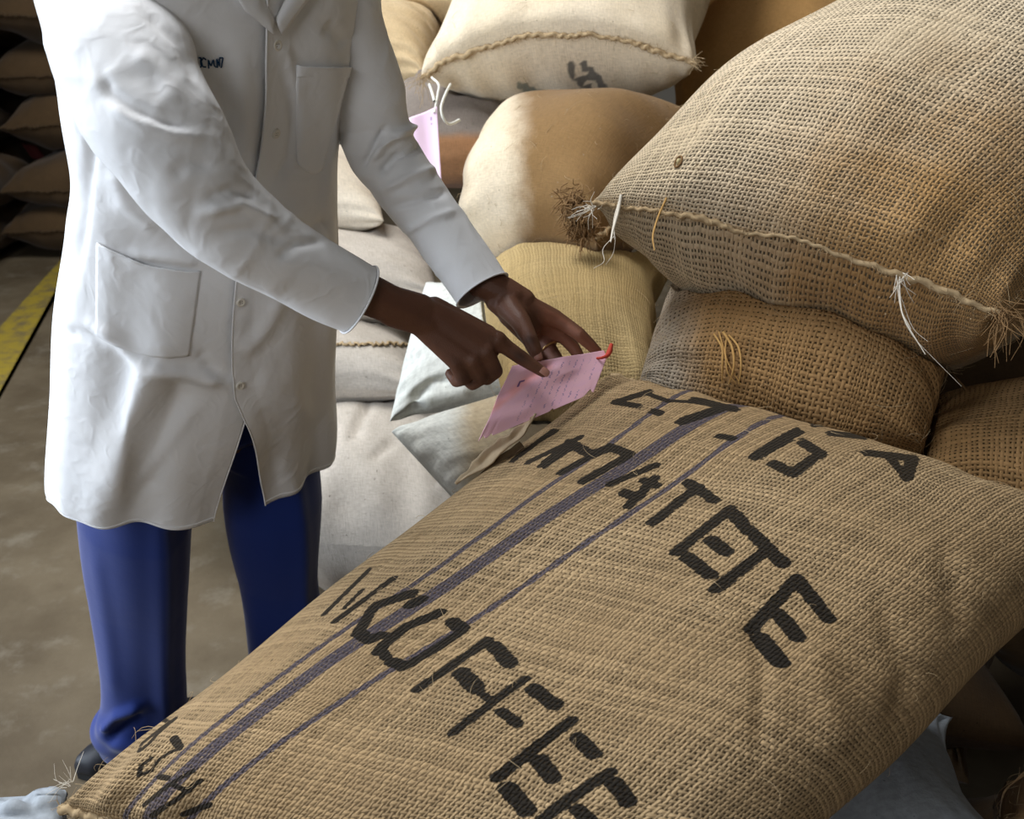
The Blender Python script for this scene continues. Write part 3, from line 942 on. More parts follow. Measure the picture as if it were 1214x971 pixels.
# added sacks that carry the front ones, shade put into their colour
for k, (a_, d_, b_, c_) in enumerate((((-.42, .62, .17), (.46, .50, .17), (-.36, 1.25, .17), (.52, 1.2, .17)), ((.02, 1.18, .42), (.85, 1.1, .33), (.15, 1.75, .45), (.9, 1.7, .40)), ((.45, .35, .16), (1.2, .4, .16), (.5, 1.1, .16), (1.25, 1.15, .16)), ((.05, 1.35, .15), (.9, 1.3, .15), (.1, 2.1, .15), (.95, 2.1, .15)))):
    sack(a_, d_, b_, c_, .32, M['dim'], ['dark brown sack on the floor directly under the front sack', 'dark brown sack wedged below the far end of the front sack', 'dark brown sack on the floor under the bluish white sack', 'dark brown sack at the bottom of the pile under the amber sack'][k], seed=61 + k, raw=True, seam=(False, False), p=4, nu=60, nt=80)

# the dark stack across the aisle
rs = np.random.RandomState(5)
deck = ['bottom', 'second', 'third', 'fourth', 'fifth', 'sixth']
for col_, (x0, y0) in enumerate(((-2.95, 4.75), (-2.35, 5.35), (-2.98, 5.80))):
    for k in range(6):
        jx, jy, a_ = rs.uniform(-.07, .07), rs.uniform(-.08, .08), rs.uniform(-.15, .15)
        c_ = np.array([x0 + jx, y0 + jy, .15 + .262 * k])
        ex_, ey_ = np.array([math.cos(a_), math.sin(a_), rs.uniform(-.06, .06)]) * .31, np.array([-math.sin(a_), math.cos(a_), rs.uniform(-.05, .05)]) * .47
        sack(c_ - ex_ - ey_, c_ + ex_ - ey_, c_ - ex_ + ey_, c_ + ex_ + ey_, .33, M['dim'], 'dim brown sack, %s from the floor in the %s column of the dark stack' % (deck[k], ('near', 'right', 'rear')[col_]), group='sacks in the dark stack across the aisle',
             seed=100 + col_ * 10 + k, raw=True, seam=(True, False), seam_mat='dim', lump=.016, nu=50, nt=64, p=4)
# ------------------------------------------------------------------ the person
person = empty('person', (G(172, 885)[0] + .12, G(172, 885)[1] + .04, 0))
tag(person, 'person in a white lab coat and blue trousers pointing at the pink slip', 'person')
PO = np.array(person.location)


def PY(px, py, Y):
    r = AF + AX * ((px - 607.0) / FPX) + AU * ((485.5 - py) / FPX)
    return CAMP + r * (Y / r[1])


# ---- coat body: rings whose width follows the coat, turned so the button line falls where it should
lev = np.array([  # py of ring centre, left px, right px, Y, depth ratio
    (-118, 232, 345, 1.250, .95), (-95, 212, 365, 1.255, .80), (-62, 150, 408, 1.260, .62), (-30, 112, 416, 1.268, .64), (0, 98, 416, 1.275, .68), (60, 96, 412, 1.285, .72), (110, 102, 408, 1.30, .74),
    (190, 111, 390, 1.32, .74), (250, 102, 386, 1.335, .74), (330, 93, 389, 1.35, .76), (420, 90, 388, 1.37, .72), (500, 94, 383, 1.385, .67), (556, 100, 379, 1.40, .62), (572, 105, 375, 1.403, .62)], float)
plk = np.array([(-80, 318), (0, 322), (50, 318), (100, 314), (150, 311), (200, 308), (260, 296), (330, 280), (400, 274), (456, 275), (506, 281), (640, 282)], float)
NR, NTC = 300, 420
tk = np.r_[0, np.cumsum(np.abs(np.diff(lev[:, 0])))]
tt_ = np.linspace(0, tk[-1], NR)
LV = spline(np.c_[lev, np.zeros(len(lev))], 400)[:, :5]
LV = np.stack([np.interp(np.linspace(lev[0, 0], lev[-1, 0], NR), LV[:, 0], LV[:, k]) for k in range(5)], -1)


def ring(py, l, r, Y, rat, phi):
    c = PY((l + r) / 2, py, Y)
    dep = (c - CAMP) @ AF
    e = (r - l) / 2 * dep / FPX
    tc = nrm(np.array([-c[0], -c[1], 0]))
    ang = math.atan2(tc[1], tc[0]) + phi
    fv = np.array([math.cos(ang), math.sin(ang), 0]); sv = np.array([-math.sin(ang), math.cos(ang), 0])
    a = e / math.sqrt(sv[0] ** 2 + (rat * fv[0]) ** 2)
    return c, fv, sv, a, a * rat


RING = []
phis = []
for row in LV:
    want = np.interp(row[0] + 42, plk[:, 0], plk[:, 1]) + 8
    lo_, hi_ = -.2, 1.2
    for _ in range(22):
        mid_ = (lo_ + hi_) / 2
        c, fv, sv, a, b = ring(*row, mid_)
        x = proj(c + fv * b)[0]
        if x < want: lo_ = mid_
        else: hi_ = mid_
    phis.append((lo_ + hi_) / 2)
phis = np.convolve(np.pad(phis, 15, 'edge'), np.ones(31) / 31, 'valid')
s_ = np.linspace(0, 1, NTC)
CX = np.zeros((NR, NTC, 3))
TH = np.zeros((NR, NTC))
for i, row in enumerate(LV):
    c, fv, sv, a, b = ring(*row, phis[i])
    slit = np.clip((row[0] - 428) / (572 - 428), 0, 1)
    vee = np.clip((-22 - row[0]) / 96, 0, 1)
    t0 = -.045 + .20 * slit + .55 * vee
    t1 = 2 * PI + .06 - .24 * slit - .60 * vee
    th = t0 + (t1 - t0) * s_
    TH[i] = th
    ct, st = np.cos(th), np.sin(th)
    ct = np.sign(ct) * np.abs(ct) ** .92; st = np.sign(st) * np.abs(st) ** .92
    CX[i] = c + fv * (b * ct)[:, None] + sv * (a * st)[:, None]
    CX[i, :, 2] += .050 * slit ** 1.5 * np.clip(-st, 0, 1) ** 1.3      # the hem rides up on the arm's side
    lap = np.clip(1 - (th - t0) / .12, 0, 1)                       # the buttoned panel lies over the other
    und = np.clip(1 - (t1 - th) / .14, 0, 1)
    CX[i] += fv * (.006 * lap - .006 * und)[:, None]
CN = grid_normals(CX)
cc_ = CX.mean(1, keepdims=True)
if (CN * (CX - cc_)).sum() < 0: CN = -CN
hgt = np.clip((LV[:, 0] - 120) / 460, 0, 1)[:, None]
drape = (.0065 * np.sin(5 * TH + 1.2 + hgt * 1.2) + .005 * np.sin(9 * TH + .4 - hgt * 2) + .003 * np.sin(14 * TH + 2)) * hgt ** 1.3
wr = Lumps(77, 22, 55, 12)
drape += .0022 * wr(CX * np.array([1, 1, .55]))
CX = CX + CN * drape[..., None]
CN = grid_normals(CX)
if (CN * (CX - cc_)).sum() < 0: CN = -CN
CX = crease(CX, CN, [
    ([(186, 425), (168, 470), (150, 520), (128, 605)], 22, .024), ([(225, 450), (190, 520), (165, 600)], 24, -.017), ([(240, 470), (190, 540), (150, 590)], 10, .006),
    ([(110, 385), (140, 405), (178, 432), (235, 448), (272, 452)], 9, .014), ([(75, 392), (110, 400), (150, 412)], 7, -.006),
    ([(235, 415), (255, 440), (275, 452)], 8, -.006), ([(285, 420), (310, 395), (335, 350)], 10, .007), ([(300, 450), (340, 470), (380, 500)], 18, .007), ([(330, 540), (350, 580), (352, 610)], 14, .006),
    ([(115, 135), (105, 200), (95, 280), (84, 330)], 8, -.008), ([(90, 125), (102, 110), (110, 105)], 6, -.006), ([(135, 195), (150, 240), (190, 270)], 14, .008),
    ([(180, 235), (205, 262), (230, 290)], 12, -.009), ([(150, 300), (200, 305), (236, 312)], 7, .006), ([(340, 90), (348, 140), (342, 190), (330, 215)], 6, -.006), ([(335, 50), (345, 90), (350, 130)], 8, .005),
    ([(385, 30), (400, 40), (412, 55)], 9, -.008), ([(392, 120), (388, 180), (385, 240)], 8, .006), ([(262, 90), (270, 130), (262, 160)], 10, -.005), ([(285, 60), (290, 130), (288, 200)], 12, .004),
    ([(340, 290), (375, 270), (392, 262)], 10, -.007), ([(390, 255), (397, 300)], 8, -.005),
])
CN = grid_normals(CX)
if (CN * (CX - cc_)).sum() < 0: CN = -CN


def solid(o, th, offset=-1):
    m = o.modifiers.new('thickness', 'SOLIDIFY'); m.thickness = th; m.offset = offset
    return o


f = grid_faces(NR, NTC)
v0 = CX.reshape(-1, 3)
if np.einsum('ij,ij->', np.cross(v0[f[:, 1]] - v0[f[:, 0]], v0[f[:, 3]] - v0[f[:, 0]]), CN.reshape(-1, 3)[f[:, 0]]) < 0: f = f[:, ::-1]
coat = solid(link_mesh('lab_coat', v0 - PO, f, M['coat'], person), .0022)
FACE = np.flatnonzero(((CAMP - CX) * CN).sum(-1).reshape(-1) > 0)
CQ = proj(v0)[FACE, :2]
CV, CNN = v0[FACE], CN.reshape(-1, 3)[FACE]


def on_coat(px, py):
    d = ((CQ - (px, py)) ** 2).sum(1)
    i = np.argpartition(d, 6)[:6]
    # keep the nearest layer
    w_ = 1 / (d[i] + .3); w_ /= w_.sum()
    return (CV[i] * w_[:, None]).sum(0), nrm((CNN[i] * w_[:, None]).sum(0))


def patch(name, tl, tr, br, bl, n, off, chamfer=.0, sagtop=0.):
    u, v = np.meshgrid(np.linspace(0, 1, n), np.linspace(0, 1, n))
    tl, tr, br, bl = map(np.array, (tl, tr, br, bl))
    bot = chamfer * np.abs(2 * u - 1) ** 2 * v
    q = (tl * (1 - u[..., None]) + tr * u[..., None]) * (1 - v[..., None]) + (bl * (1 - u[..., None]) + br * u[..., None]) * v[..., None]
    q[..., 1] += -bot + sagtop * np.sin(PI * u) * (1 - v) ** 2
    X = np.zeros((n, n, 3)); Nn = np.zeros((n, n, 3))
    for i in range(n):
        for j in range(n):
            X[i, j], Nn[i, j] = on_coat(*q[i, j])
    for _ in range(3):
        X[1:-1, 1:-1] = (X[1:-1, 1:-1] * 2 + X[2:, 1:-1] + X[:-2, 1:-1] + X[1:-1, 2:] + X[1:-1, :-2]) / 6
    e = np.minimum(np.minimum(u, 1 - u), np.minimum(1 - v, .12)) / .12
    X = X + Nn * (off * (.45 + .55 * np.clip(e, 0, 1)) + .0035 * (1 - v) ** 3 * np.sin(PI * u))[..., None]
    f = grid_faces(n, n)
    vv = X.reshape(-1, 3)
    if np.einsum('ij,ij->', np.cross(vv[f[:, 1]] - vv[f[:, 0]], vv[f[:, 3]] - vv[f[:, 0]]), Nn.reshape(-1, 3)[f[:, 0]]) < 0: f = f[:, ::-1]
    o = solid(link_mesh(name, vv - PO, f, M['coat'], coat), .0018)
    # stitched border
    ring_ = np.vstack([X[:, 0], X[-1, 1:], X[::-1, -1][1:]])
    vt, ft = tube_vf(resample(ring_ + Nn[n // 2, n // 2] * .0006, 90), .0011, 5)
    return o, X


patch('pocket', (115, 287), (238, 321), (224, 434), (114, 408), 34, .0045, chamfer=13, sagtop=6)
patch('pocket', (351, 77), (416, 79), (381, 210), (351, 200), 26, .0042, chamfer=9)
patch('pocket_flap', (351, 77), (416, 79), (413, 92), (351, 91), 16, .0062)


def button(px, py):
    c, n_ = on_coat(px, py)
    prof = [(0, .0022), (.0030, .0022), (.0046, .0030), (.0058, .0032), (.0066, .0022), (.0068, .0004), (.0060, -.001)]
    t1 = nrm(np.cross(n_, (0, 0, 1))); t2 = np.cross(t1, n_)
    k = 20
    vs, fs = [], []
    for r, h in prof:
        for q in range(k):
            a = 2 * PI * q / k
            vs.append(c + n_ * (h + .0026) + (t1 * math.cos(a) + t2 * math.sin(a)) * r)
    for i in range(len(prof) - 1):
        for q in range(k):
            fs.append([i * k + q, i * k + (q + 1) % k, (i + 1) * k + (q + 1) % k, (i + 1) * k + q])
    nb = len(fs)
    for dx, dy in ((1, 1), (1, -1), (-1, 1), (-1, -1)):
        o = len(vs)
        for q in range(8):
            a = 2 * PI * q / 8
            vs.append(c + n_ * .0050 + t1 * (dx * .0014 + .0008 * math.cos(a)) + t2 * (dy * .0014 + .0008 * math.sin(a)))
        fs.append(list(range(o, o + 8)))
    ob = link_mesh('button', np.array(vs) - PO, fs, M['button'], coat)
    ob.data.materials.append(M['button_hole'])
    for p_ in list(ob.data.polygons)[nb:]:
        p_.material_index = 1


for q in ((326, 53), (325, 157), (284, 357), (283, 456)): button(*q)


def coat_line(name, pts, r, mat, n=60, lift=.001):
    pl = resample(np.array(pts, float), n)
    X = np.array([(lambda c, m: c + m * lift)(*on_coat(*q)) for q in pl])
    for _ in range(2): X[1:-1] = (X[:-2] + 2 * X[1:-1] + X[2:]) / 4
    v, f = tube_vf(X, r, 6)
    return v - PO, f


# placket edge, stitch rows, hem roll
hem = CX[-3] + CN[-3] * .0006
v, f = tube_vf(resample(hem, 260), .0012, 6)
link_mesh('hem', v - PO, f, M['coat_seam'], coat)
for col_, r0_ in ((0, int(np.searchsorted(LV[:, 0], -22))), (-1, 170)):
    e_ = CX[r0_:, col_]
    v, f = tube_vf(resample(e_, 200), .0012, 6)
    link_mesh('front_edge', v - PO, f, M['coat_seam'], coat)
# embroidered letters, mostly covered by the sleeve
z = lambda pl: [(225 + x / 17.34, 55 + y / 17.34) for x, y in pl]
em = []
for pl in ([(185, 230), (235, 232), (215, 300), (240, 410), (205, 430)], [(330, 265), (270, 228), (238, 300), (262, 415), (335, 425)], [(385, 440), (372, 248), (432, 415), (482, 248), (500, 420), (548, 425)], [(568, 430), (545, 240), (612, 415), (600, 250)], [(600, 240), (682, 232), (640, 432)]):
    em.append(coat_line('', z(pl), .0008, None, 26, .0012))
v, f = join_vf(em)
link_mesh('embroidery', v, f, M['navy_thread'], coat)
# collar: two turned-down leaves either side of the open neck
for pts_in, pts_out in (([(322, 24), (308, -8), (292, -40), (282, -74)], [(318, 40), (286, 12), (264, -22), (262, -66)]), ([(324, 22), (338, -6), (346, -36), (344, -70)], [(327, 40), (362, -4), (372, -34), (366, -66)])):
    a_ = resample(np.array([on_coat(*q)[0] + on_coat(*q)[1] * .004 for q in pts_in]), 20)
    b_ = resample(np.array([on_coat(*q)[0] + on_coat(*q)[1] * .010 for q in pts_out]), 20)
    k_ = np.linspace(0, 1, 8)[None, :, None]
    g_ = a_[:, None] * (1 - k_) + b_[:, None] * k_
    g_ += (np.array([0, -.006, .002]) * np.sin(PI * k_))
    solid(link_mesh('collar', g_.reshape(-1, 3) - PO, grid_faces(20, 8), M['coat'], coat), .002, 0)


# ---- sleeves
def sleeve(ctr, rad, folds, seed, amp):
    n, k = 200, 130
    pl = spline(np.array([P(*q) for q in ctr]), n)
    r_ = np.interp(np.linspace(0, 1, n), np.linspace(0, 1, len(rad)), rad)
    r_ = np.convolve(np.pad(r_, 8, 'edge'), np.ones(17) / 17, 'valid')
    t, a, b = frames(pl, (.1, -.3, .9))
    th = np.arange(k) * 2 * PI / k
    S = np.linspace(0, 1, n)[:, None]
    X = pl[:, None] + (r_[:, None] * np.ones(k))[..., None] * (a[:, None] * np.cos(th)[None, :, None] + b[:, None] * np.sin(th)[None, :, None])
    N = nrmv(X - pl[:, None])
    rs = np.random.RandomState(seed)
    w_ = np.zeros((n, k))
    for q in range(44):                                            # short slanting compression folds, thickest round the elbow
        s0, t0 = np.clip(rs.normal(.56, .20), .22, .93), rs.uniform(0, 2 * PI)
        sl = rs.uniform(-.09, .09)
        dth = (th[None] - t0 + PI) % (2 * PI) - PI
        d = (S - s0 - sl * dth) / rs.uniform(.012, .040)
        w_ += rs.choice([1, -1], p=[.6, .4]) * np.exp(-np.sqrt(d ** 2 + .06) * 1.6) * np.exp(-(dth / rs.uniform(.5, 1.3)) ** 2) * rs.uniform(.35, 1)
    X = X + N * (amp * w_ * np.clip((1 - S) * 8, 0, 1) + .0015 * Lumps(seed, 30, 70)(X))[..., None]
    N = grid_normals(X, True)
    if (N * (X - pl[:, None])).sum() < 0: N = -N
    X = crease(X, N, [(a1_, b1_ * .8, c1_ * .85) for a1_, b1_, c1_ in folds])
    f = grid_faces(n, k, True)
    v = X.reshape(-1, 3)
    if np.einsum('ij,ij->', np.cross(v[f[:, 1]] - v[f[:, 0]], v[f[:, 3]] - v[f[:, 0]]), N.reshape(-1, 3)[f[:, 0]]) < 0: f = f[:, ::-1]
    o = solid(link_mesh('sleeve', v - PO, f, M['coat'], coat), .002)
    # cuff: turned band ending in a rolled edge
    m = int(n * .88)
    band = X[m:] + nrmv(X[m:] - pl[m:, None]) * .0016
    bf = grid_faces(n - m, k, True)
    vb = band.reshape(-1, 3)
    e_ = X[-1] + nrmv(X[-1] - pl[-1]) * .0015
    v, f = tube_vf(np.vstack([e_, e_[:2]]), .0013, 6)
    link_mesh('cuff_edge', v - PO, f, M['coat_seam'], coat)
    return o


sleeve([(205, -78, 1.16), (150, -55, 1.125), (125, -15, 1.09), (138, 40, 1.06), (168, 112, 1.03), (206, 184, 1.03), (250, 242, 1.06), (305, 287, 1.10), (365, 322, 1.14), (426, 354, 1.175)],
       [.040, .062, .074, .077, .077, .069, .059, .053, .048, .0445],
       [([(120, 86), (130, 110), (155, 127), (190, 141), (225, 151)], 8, -.006), ([(130, 124), (160, 144), (200, 158), (245, 164)], 9, .006),
        ([(205, 208), (222, 192), (252, 196)], 8, -.005), ([(243, 236), (275, 224), (304, 232)], 7, -.006), ([(240, 252), (285, 242), (328, 262)], 8, .007), ([(255, 276), (300, 273), (345, 286)], 8, -.004),
        ([(330, 305), (350, 290), (388, 284)], 7, -.005), ([(170, 10), (212, 50), (236, 100)], 9, -.006), ([(160, 60), (190, 85), (215, 125)], 14, .005)], 5, .0030)
sleeve([(330, -82, 1.18), (378, -58, 1.215), (402, -20, 1.24), (410, 30, 1.26), (430, 105, 1.30), (452, 178, 1.34), (500, 246, 1.345), (540, 298, 1.335), (571, 345, 1.325)],
       [.036, .050, .056, .058, .052, .050, .047, .043, .041],
       [([(440, 190), (462, 165), (500, 145)], 6, 0.0119), ([(450, 205), (470, 185), (505, 172)], 6, -0.0102), ([(428, 200), (445, 170), (458, 150)], 5, -0.0102), ([(455, 225), (485, 210), (515, 200)], 6, 0.0102),
        ([(465, 245), (500, 235), (530, 228)], 6, -0.0085), ([(480, 275), (515, 258), (540, 250)], 6, 0.0068)], 8, .0042)


# ---- trousers
def leg(ctr, hw, seed):
    n, k = 150, 110
    pl = spline(np.array([P(*q) for q in ctr]), n)
    dep = (pl - CAMP) @ AF
    r_ = np.interp(np.linspace(0, 1, n), np.linspace(0, 1, len(hw)), hw) * dep / FPX
    t, a, b = frames(pl, (.66, -.75, 0))                            # a points to the knee's front
    th = np.arange(k) * 2 * PI / k
    rr = 1 + .14 * np.exp(-(np.minimum(th, 2 * PI - th) / .22) ** 2) + .10 * np.exp(-((th - PI) / .25) ** 2)   # pressed creases front and back
    X = pl[:, None] + r_[:, None, None] * (a[:, None] * (rr * np.cos(th))[None, :, None] + b[:, None] * (.95 * np.sin(th))[None, :, None])
    S = np.linspace(0, 1, n)[:, None]
    N = nrmv(X - pl[:, None])
    brk = .024 * np.exp(-((S - .90) / .035) ** 2) * np.cos(th - .4)[None] - .020 * np.exp(-((S - .955) / .03) ** 2) * np.cos(th + .8)[None] + .005 * np.sin(3 * th[None] + 4 * S) * (S > .1)
    X = X + N * (brk + .003 * Lumps(seed, 10, 26)(X))[..., None]
    X = crease(X, nrmv(X - pl[:, None]), [([(122, 868), (140, 848), (170, 836)], 6, .014), ([(126, 882), (145, 862), (172, 848)], 6, -.012), ([(110, 640), (128, 760), (136, 830)], 9, .004)])
    return X


LEGS = [leg([(165, 520, 1.50), (163, 600, 1.60), (170, 745, 1.76), (174, 815, 1.83), (170, 872, 1.89)], [66, 67, 57, 51, 49], 3),
        leg([(316, 500, 1.66), (325, 590, 1.73), (338, 720, 1.85), (346, 800, 1.93), (352, 838, 1.97)], [60, 57, 48, 46, 46], 4)]
vs, fs = [], []
for X in LEGS:
    f = grid_faces(X.shape[0], X.shape[1], True)
    v = X.reshape(-1, 3)
    c_ = X.mean(1, keepdims=True)
    if np.einsum('ij,ij->', np.cross(v[f[:, 1]] - v[f[:, 0]], v[f[:, 3]] - v[f[:, 0]]), (X - c_).reshape(-1, 3)[f[:, 0]]) < 0: f = f[:, ::-1]
    vs.append((v, f))
# seat of the trousers under the coat
h_ = (LEGS[0][0].mean(0) + LEGS[1][0].mean(0)) / 2
t_ = np.linspace(0, 1, 16)
sv_ = nrm(LEGS[1][0].mean(0) - LEGS[0][0].mean(0)); sv_[2] = 0
fv_ = np.array([sv_[1], -sv_[0], 0])
th = np.arange(48) * 2 * PI / 48
top_ = PY(234, 420, 1.37)
seat = np.stack([(h_ + (0, 0, .0)) * (1 - q) + top_ * q + (sv_[None] * .165 * np.sin(th)[:, None] + fv_[None] * .105 * np.cos(th)[:, None]) * (1 - .12 * q) for q in t_])
vs.append((seat.reshape(-1, 3), grid_faces(16, 48, True)))
v, f = join_vf(vs)
solid(link_mesh('trousers', v - PO, f, M['trousers'], person), .002)


# ---- shoes
def shoe(heel, toe):
    heel, toe = np.array(heel, float), np.array(toe, float)
    d = toe - heel; L = np.linalg.norm(d); d = d / L
    sd = np.array([-d[1], d[0], 0])
    n, k = 40, 28
    S = np.linspace(0, 1, n)
    wd = np.interp(S, [0, .08, .3, .5, .72, .9, 1], [.012, .030, .036, .037, .046, .034, .006])
    ht = np.interp(S, [0, .06, .25, .42, .62, .85, .97, 1], [.045, .075, .088, .085, .058, .042, .030, .012])
    th = np.linspace(0, PI, k)
    X = heel + d * (S * L)[:, None, None] + sd * (wd[:, None] * np.cos(th) ** 1)[..., None] + np.array([0, 0, 1]) * (.018 + ht[:, None] * np.sin(th) ** .8)[..., None]
    o = solid(link_mesh('shoe', X.reshape(-1, 3) - PO, grid_faces(n, k), M['shoe'], person), .003, 0)
    sole_o = np.concatenate([heel + d * (S * L)[:, None] * 1.0 + sd * (wd * 1.06)[:, None], (heel + d * (S * L)[:, None] - sd * (wd * 1.06)[:, None])[::-1]])
    m = len(sole_o)
    lo, hi = sole_o.copy(), sole_o.copy(); lo[:, 2] = .001; hi[:, 2] = .022
    fs = [[i, (i + 1) % m, m + (i + 1) % m, m + i] for i in range(m)] + [list(range(m))[::-1], list(range(m, 2 * m))]
    link_mesh('sole', np.vstack([lo, hi]) - PO, fs, M['sole'], o, smooth=False)
    for q in range(4):
        s0 = .40 + .07 * q
        i = int(s0 * n)
        pl = X[i, 6:k - 6] + np.array([0, 0, .003])
        vt, ft = tube_vf(resample(pl, 14), .0022, 5)
        link_mesh('lace', vt - PO, ft, M['shoe'], o)


ra = LEGS[0][-1].mean(0)
toe = G(90, 912, .02)
dd = nrm((toe - ra) * (1, 1, 0))
shoe(np.array([*(toe - dd * .285)[:2], 0]), np.array([*toe[:2], 0]))
la = LEGS[1][-1].mean(0)
shoe(np.array([la[0] - .05, la[1] + .05, 0]), np.array([la[0] + .14, la[1] - .15, 0]))


# ---- body: one continuous skin grown from tapering limbs
bm = bmesh.new(); bmesh.ops.create_icosphere(bm, subdivisions=2, radius=1)
bm.verts.ensure_lookup_table()
SPH = np.array([v.co[:] for v in bm.verts]); SPF = np.array([[v.index for v in f.verts] for f in bm.faces]); bm.free()
BODY = []


def bone(a, ra_, b, rb_):
    a, b = np.asarray(a, float), np.asarray(b, float)
    L = np.linalg.norm(b - a)
    n = max(2, int(L / (min(ra_, rb_) * .33)) + 1)
    for q in np.linspace(0, 1, n):
        BODY.append((SPH * (ra_ * (1 - q) + rb_ * q) + a * (1 - q) + b * q, SPF))


def ell(c, ax, R=None):
    v = SPH * np.asarray(ax, float)
    if R is not None: v = v @ np.asarray(R)
    BODY.append((v + np.asarray(c, float), SPF))


def chain(pts):
    for (a, ra_), (b, rb_) in zip(pts[:-1], pts[1:]): bone(a, ra_, b, rb_)


p_ = lambda *q: P(*q)
# right arm and pointing hand
chain([(p_(130, 20, 1.09), .055), (p_(215, 205, 1.05), .040), (p_(340, 307, 1.118), .034), (p_(430, 346, 1.172), .0285), (p_(486, 371, 1.205), .0245)])
bone(p_(460, 359, 1.19), .0245, p_(499, 367, 1.210), .0215); bone(p_(465, 368, 1.195), .0225, p_(505, 384, 1.212), .0185)
ell(p_(493, 363, 1.196), (.0100, .0095, .0090))
W1, W2 = p_(500, 368, 1.212), p_(496, 382, 1.212)
I0, M0, R0, L0 = p_(590, 404, 1.240), p_(576, 418, 1.232), p_(560, 428, 1.229), p_(541, 430, 1.226)
bone(W1, .0195, I0, .0135); bone(W1, .0185, M0, .0135); bone(W2, .0175, R0, .0130); bone(W2, .0165, L0, .0120)
bone(p_(515, 366, 1.225), .017, p_(578, 396, 1.246), .0135)
bone(p_(530, 388, 1.222), .0165, p_(560, 405, 1.232), .0155)
for c in (I0, M0, R0): ell(c + (0, -.002, .0025), (.0128,) * 3)
chain([(I0, .0132), (p_(602, 413, 1.246), .0112), (p_(617, 423.5, 1.250), .0107), (p_(632, 433.5, 1.254), .0090), (p_(644, 441.5, 1.2575), .0076)])
chain([(M0, .0128), (p_(587, 440, 1.250), .0112), (p_(577, 449, 1.275), .0100), (p_(563, 440, 1.280), .0088)])
chain([(R0, .0124), (p_(570, 448, 1.245), .0110), (p_(560, 455, 1.268), .0098), (p_(549, 446, 1.272), .0086)])
chain([(L0, .0115), (p_(549, 449, 1.236), .0100), (p_(541, 452, 1.256), .0090), (p_(534, 443, 1.262), .0080)])
chain([(p_(522, 372, 1.242), .017), (p_(556, 398, 1.272), .0135), (p_(574, 424, 1.290), .0112), (p_(570, 441, 1.292), .0092)])
# left arm and the hand behind the slip
chain([(p_(398, 0, 1.25), .052), (p_(452, 180, 1.34), .032), (p_(510, 262, 1.342), .029), (p_(575, 336, 1.330), .0262), (p_(606, 352, 1.330), .0215)])
bone(p_(598, 343, 1.330), .0195, p_(620, 356, 1.335), .0185); bone(p_(590, 357, 1.330), .0185, p_(606, 371, 1.330), .0185)
I1, M1, R1, L1 = p_(657, 377, 1.350), p_(651, 388, 1.368), p_(642, 398, 1.380), p_(630, 405, 1.386)
wl_ = p_(612, 358, 1.335)
bone(wl_, .0195, I1, .0140); bone(wl_, .0185, M1, .0135); bone(p_(606, 368, 1.336), .0175, R1, .0130); bone(p_(603, 374, 1.336), .0160, L1, .0120)
chain([(I1, .0136), (p_(672, 386, 1.350), .0115), (p_(686, 396, 1.346), .0108), (p_(699, 408, 1.354), .0093), (p_(708, 417, 1.360), .0080)])
chain([(M1, .0130), (p_(670, 401, 1.372), .0112), (p_(680, 412, 1.376), .0104), (p_(686, 422, 1.376), .0092), (p_(688, 430, 1.374), .0080)])
chain([(R1, .0125), (p_(654, 416, 1.372), .0106), (p_(661, 427, 1.362), .0100), (p_(665, 436, 1.352), .0084)])
chain([(L1, .0112), (p_(637, 422, 1.374), .0095), (p_(645, 434, 1.362), .0088), (p_(649, 441, 1.354), .0074)])
chain([(p_(603, 364, 1.318), .0185), (p_(617, 381, 1.298), .0150), (p_(628, 402, 1.284), .0120), (p_(634, 415, 1.286), .0108), (p_(637.5, 424, 1.288), .0084)])
bone(p_(612, 372, 1.322), .018, p_(630, 388, 1.345), .016)
# trunk, neck, legs, head (under the clothes or above the frame)
cs_ = PY(250, -45, 1.262); fdir = np.array([.74, -.67, 0]); sdir = np.array([.67, .74, 0])
hips = PY(234, 440, 1.375); waist = PY(238, 270, 1.34)
for s1 in (-1, 1):
    chain([(cs_ + sdir * .12 * s1 - (0, 0, .02), .055), (waist + sdir * .06 * s1, .085), (hips + sdir * .07 * s1, .095)])
chain([(cs_, .05), (waist, .095), (hips, .105)])
bone(p_(130, 20, 1.09), .05, cs_, .05); bone(p_(398, 0, 1.25), .05, cs_, .05)
for X in LEGS:
    bone(hips + ((X[20].mean(0) - hips) * (1, 1, 0)) * .7, .085, X[20].mean(0), .075)
    bone(X[20].mean(0), .075, X[80].mean(0), .055); bone(X[80].mean(0), .055, X[-6].mean(0), .038)
    bone(X[-6].mean(0), .038, X[-1].mean(0) * (1, 1, 0) + (0, 0, .05), .034)
nb = cs_ + (0, 0, .035) + fdir * .02
hd = cs_ + (0, 0, .215) + fdir * .095
bone(nb, .058, hd - fdir * .03 - (0, 0, .05), .052)
tl_ = .62                                                            # the head is bowed towards the slip
f2 = nrm(fdir * math.cos(tl_) + np.array([0, 0, -math.sin(tl_)])); u2 = nrm(np.cross(sdir, f2)); u2 = u2 if u2[2] > 0 else -u2
R2 = np.array([sdir, f2, u2])
hp = lambda x, y, z: hd + sdir * x + f2 * y + u2 * z
ell(hp(0, -.012, .035), (.073, .092, .085), R2); ell(hp(0, .025, -.02), (.060, .062, .085), R2); ell(hp(0, .058, -.083), (.030, .026, .022), R2)
ell(hp(0, .080, .018), (.052, .016, .013), R2)
for s1 in (-1, 1):
    ell(hp(.076 * s1, -.012, -.004), (.009, .020, .032), R2); ell(hp(.040 * s1, .068, -.028), (.020, .018, .018), R2)
    ell(hp(.013 * s1, .092, -.030), (.010, .010, .008), R2)
chain([(hp(0, .084, .012), .008), (hp(0, .102, -.022), .012)])
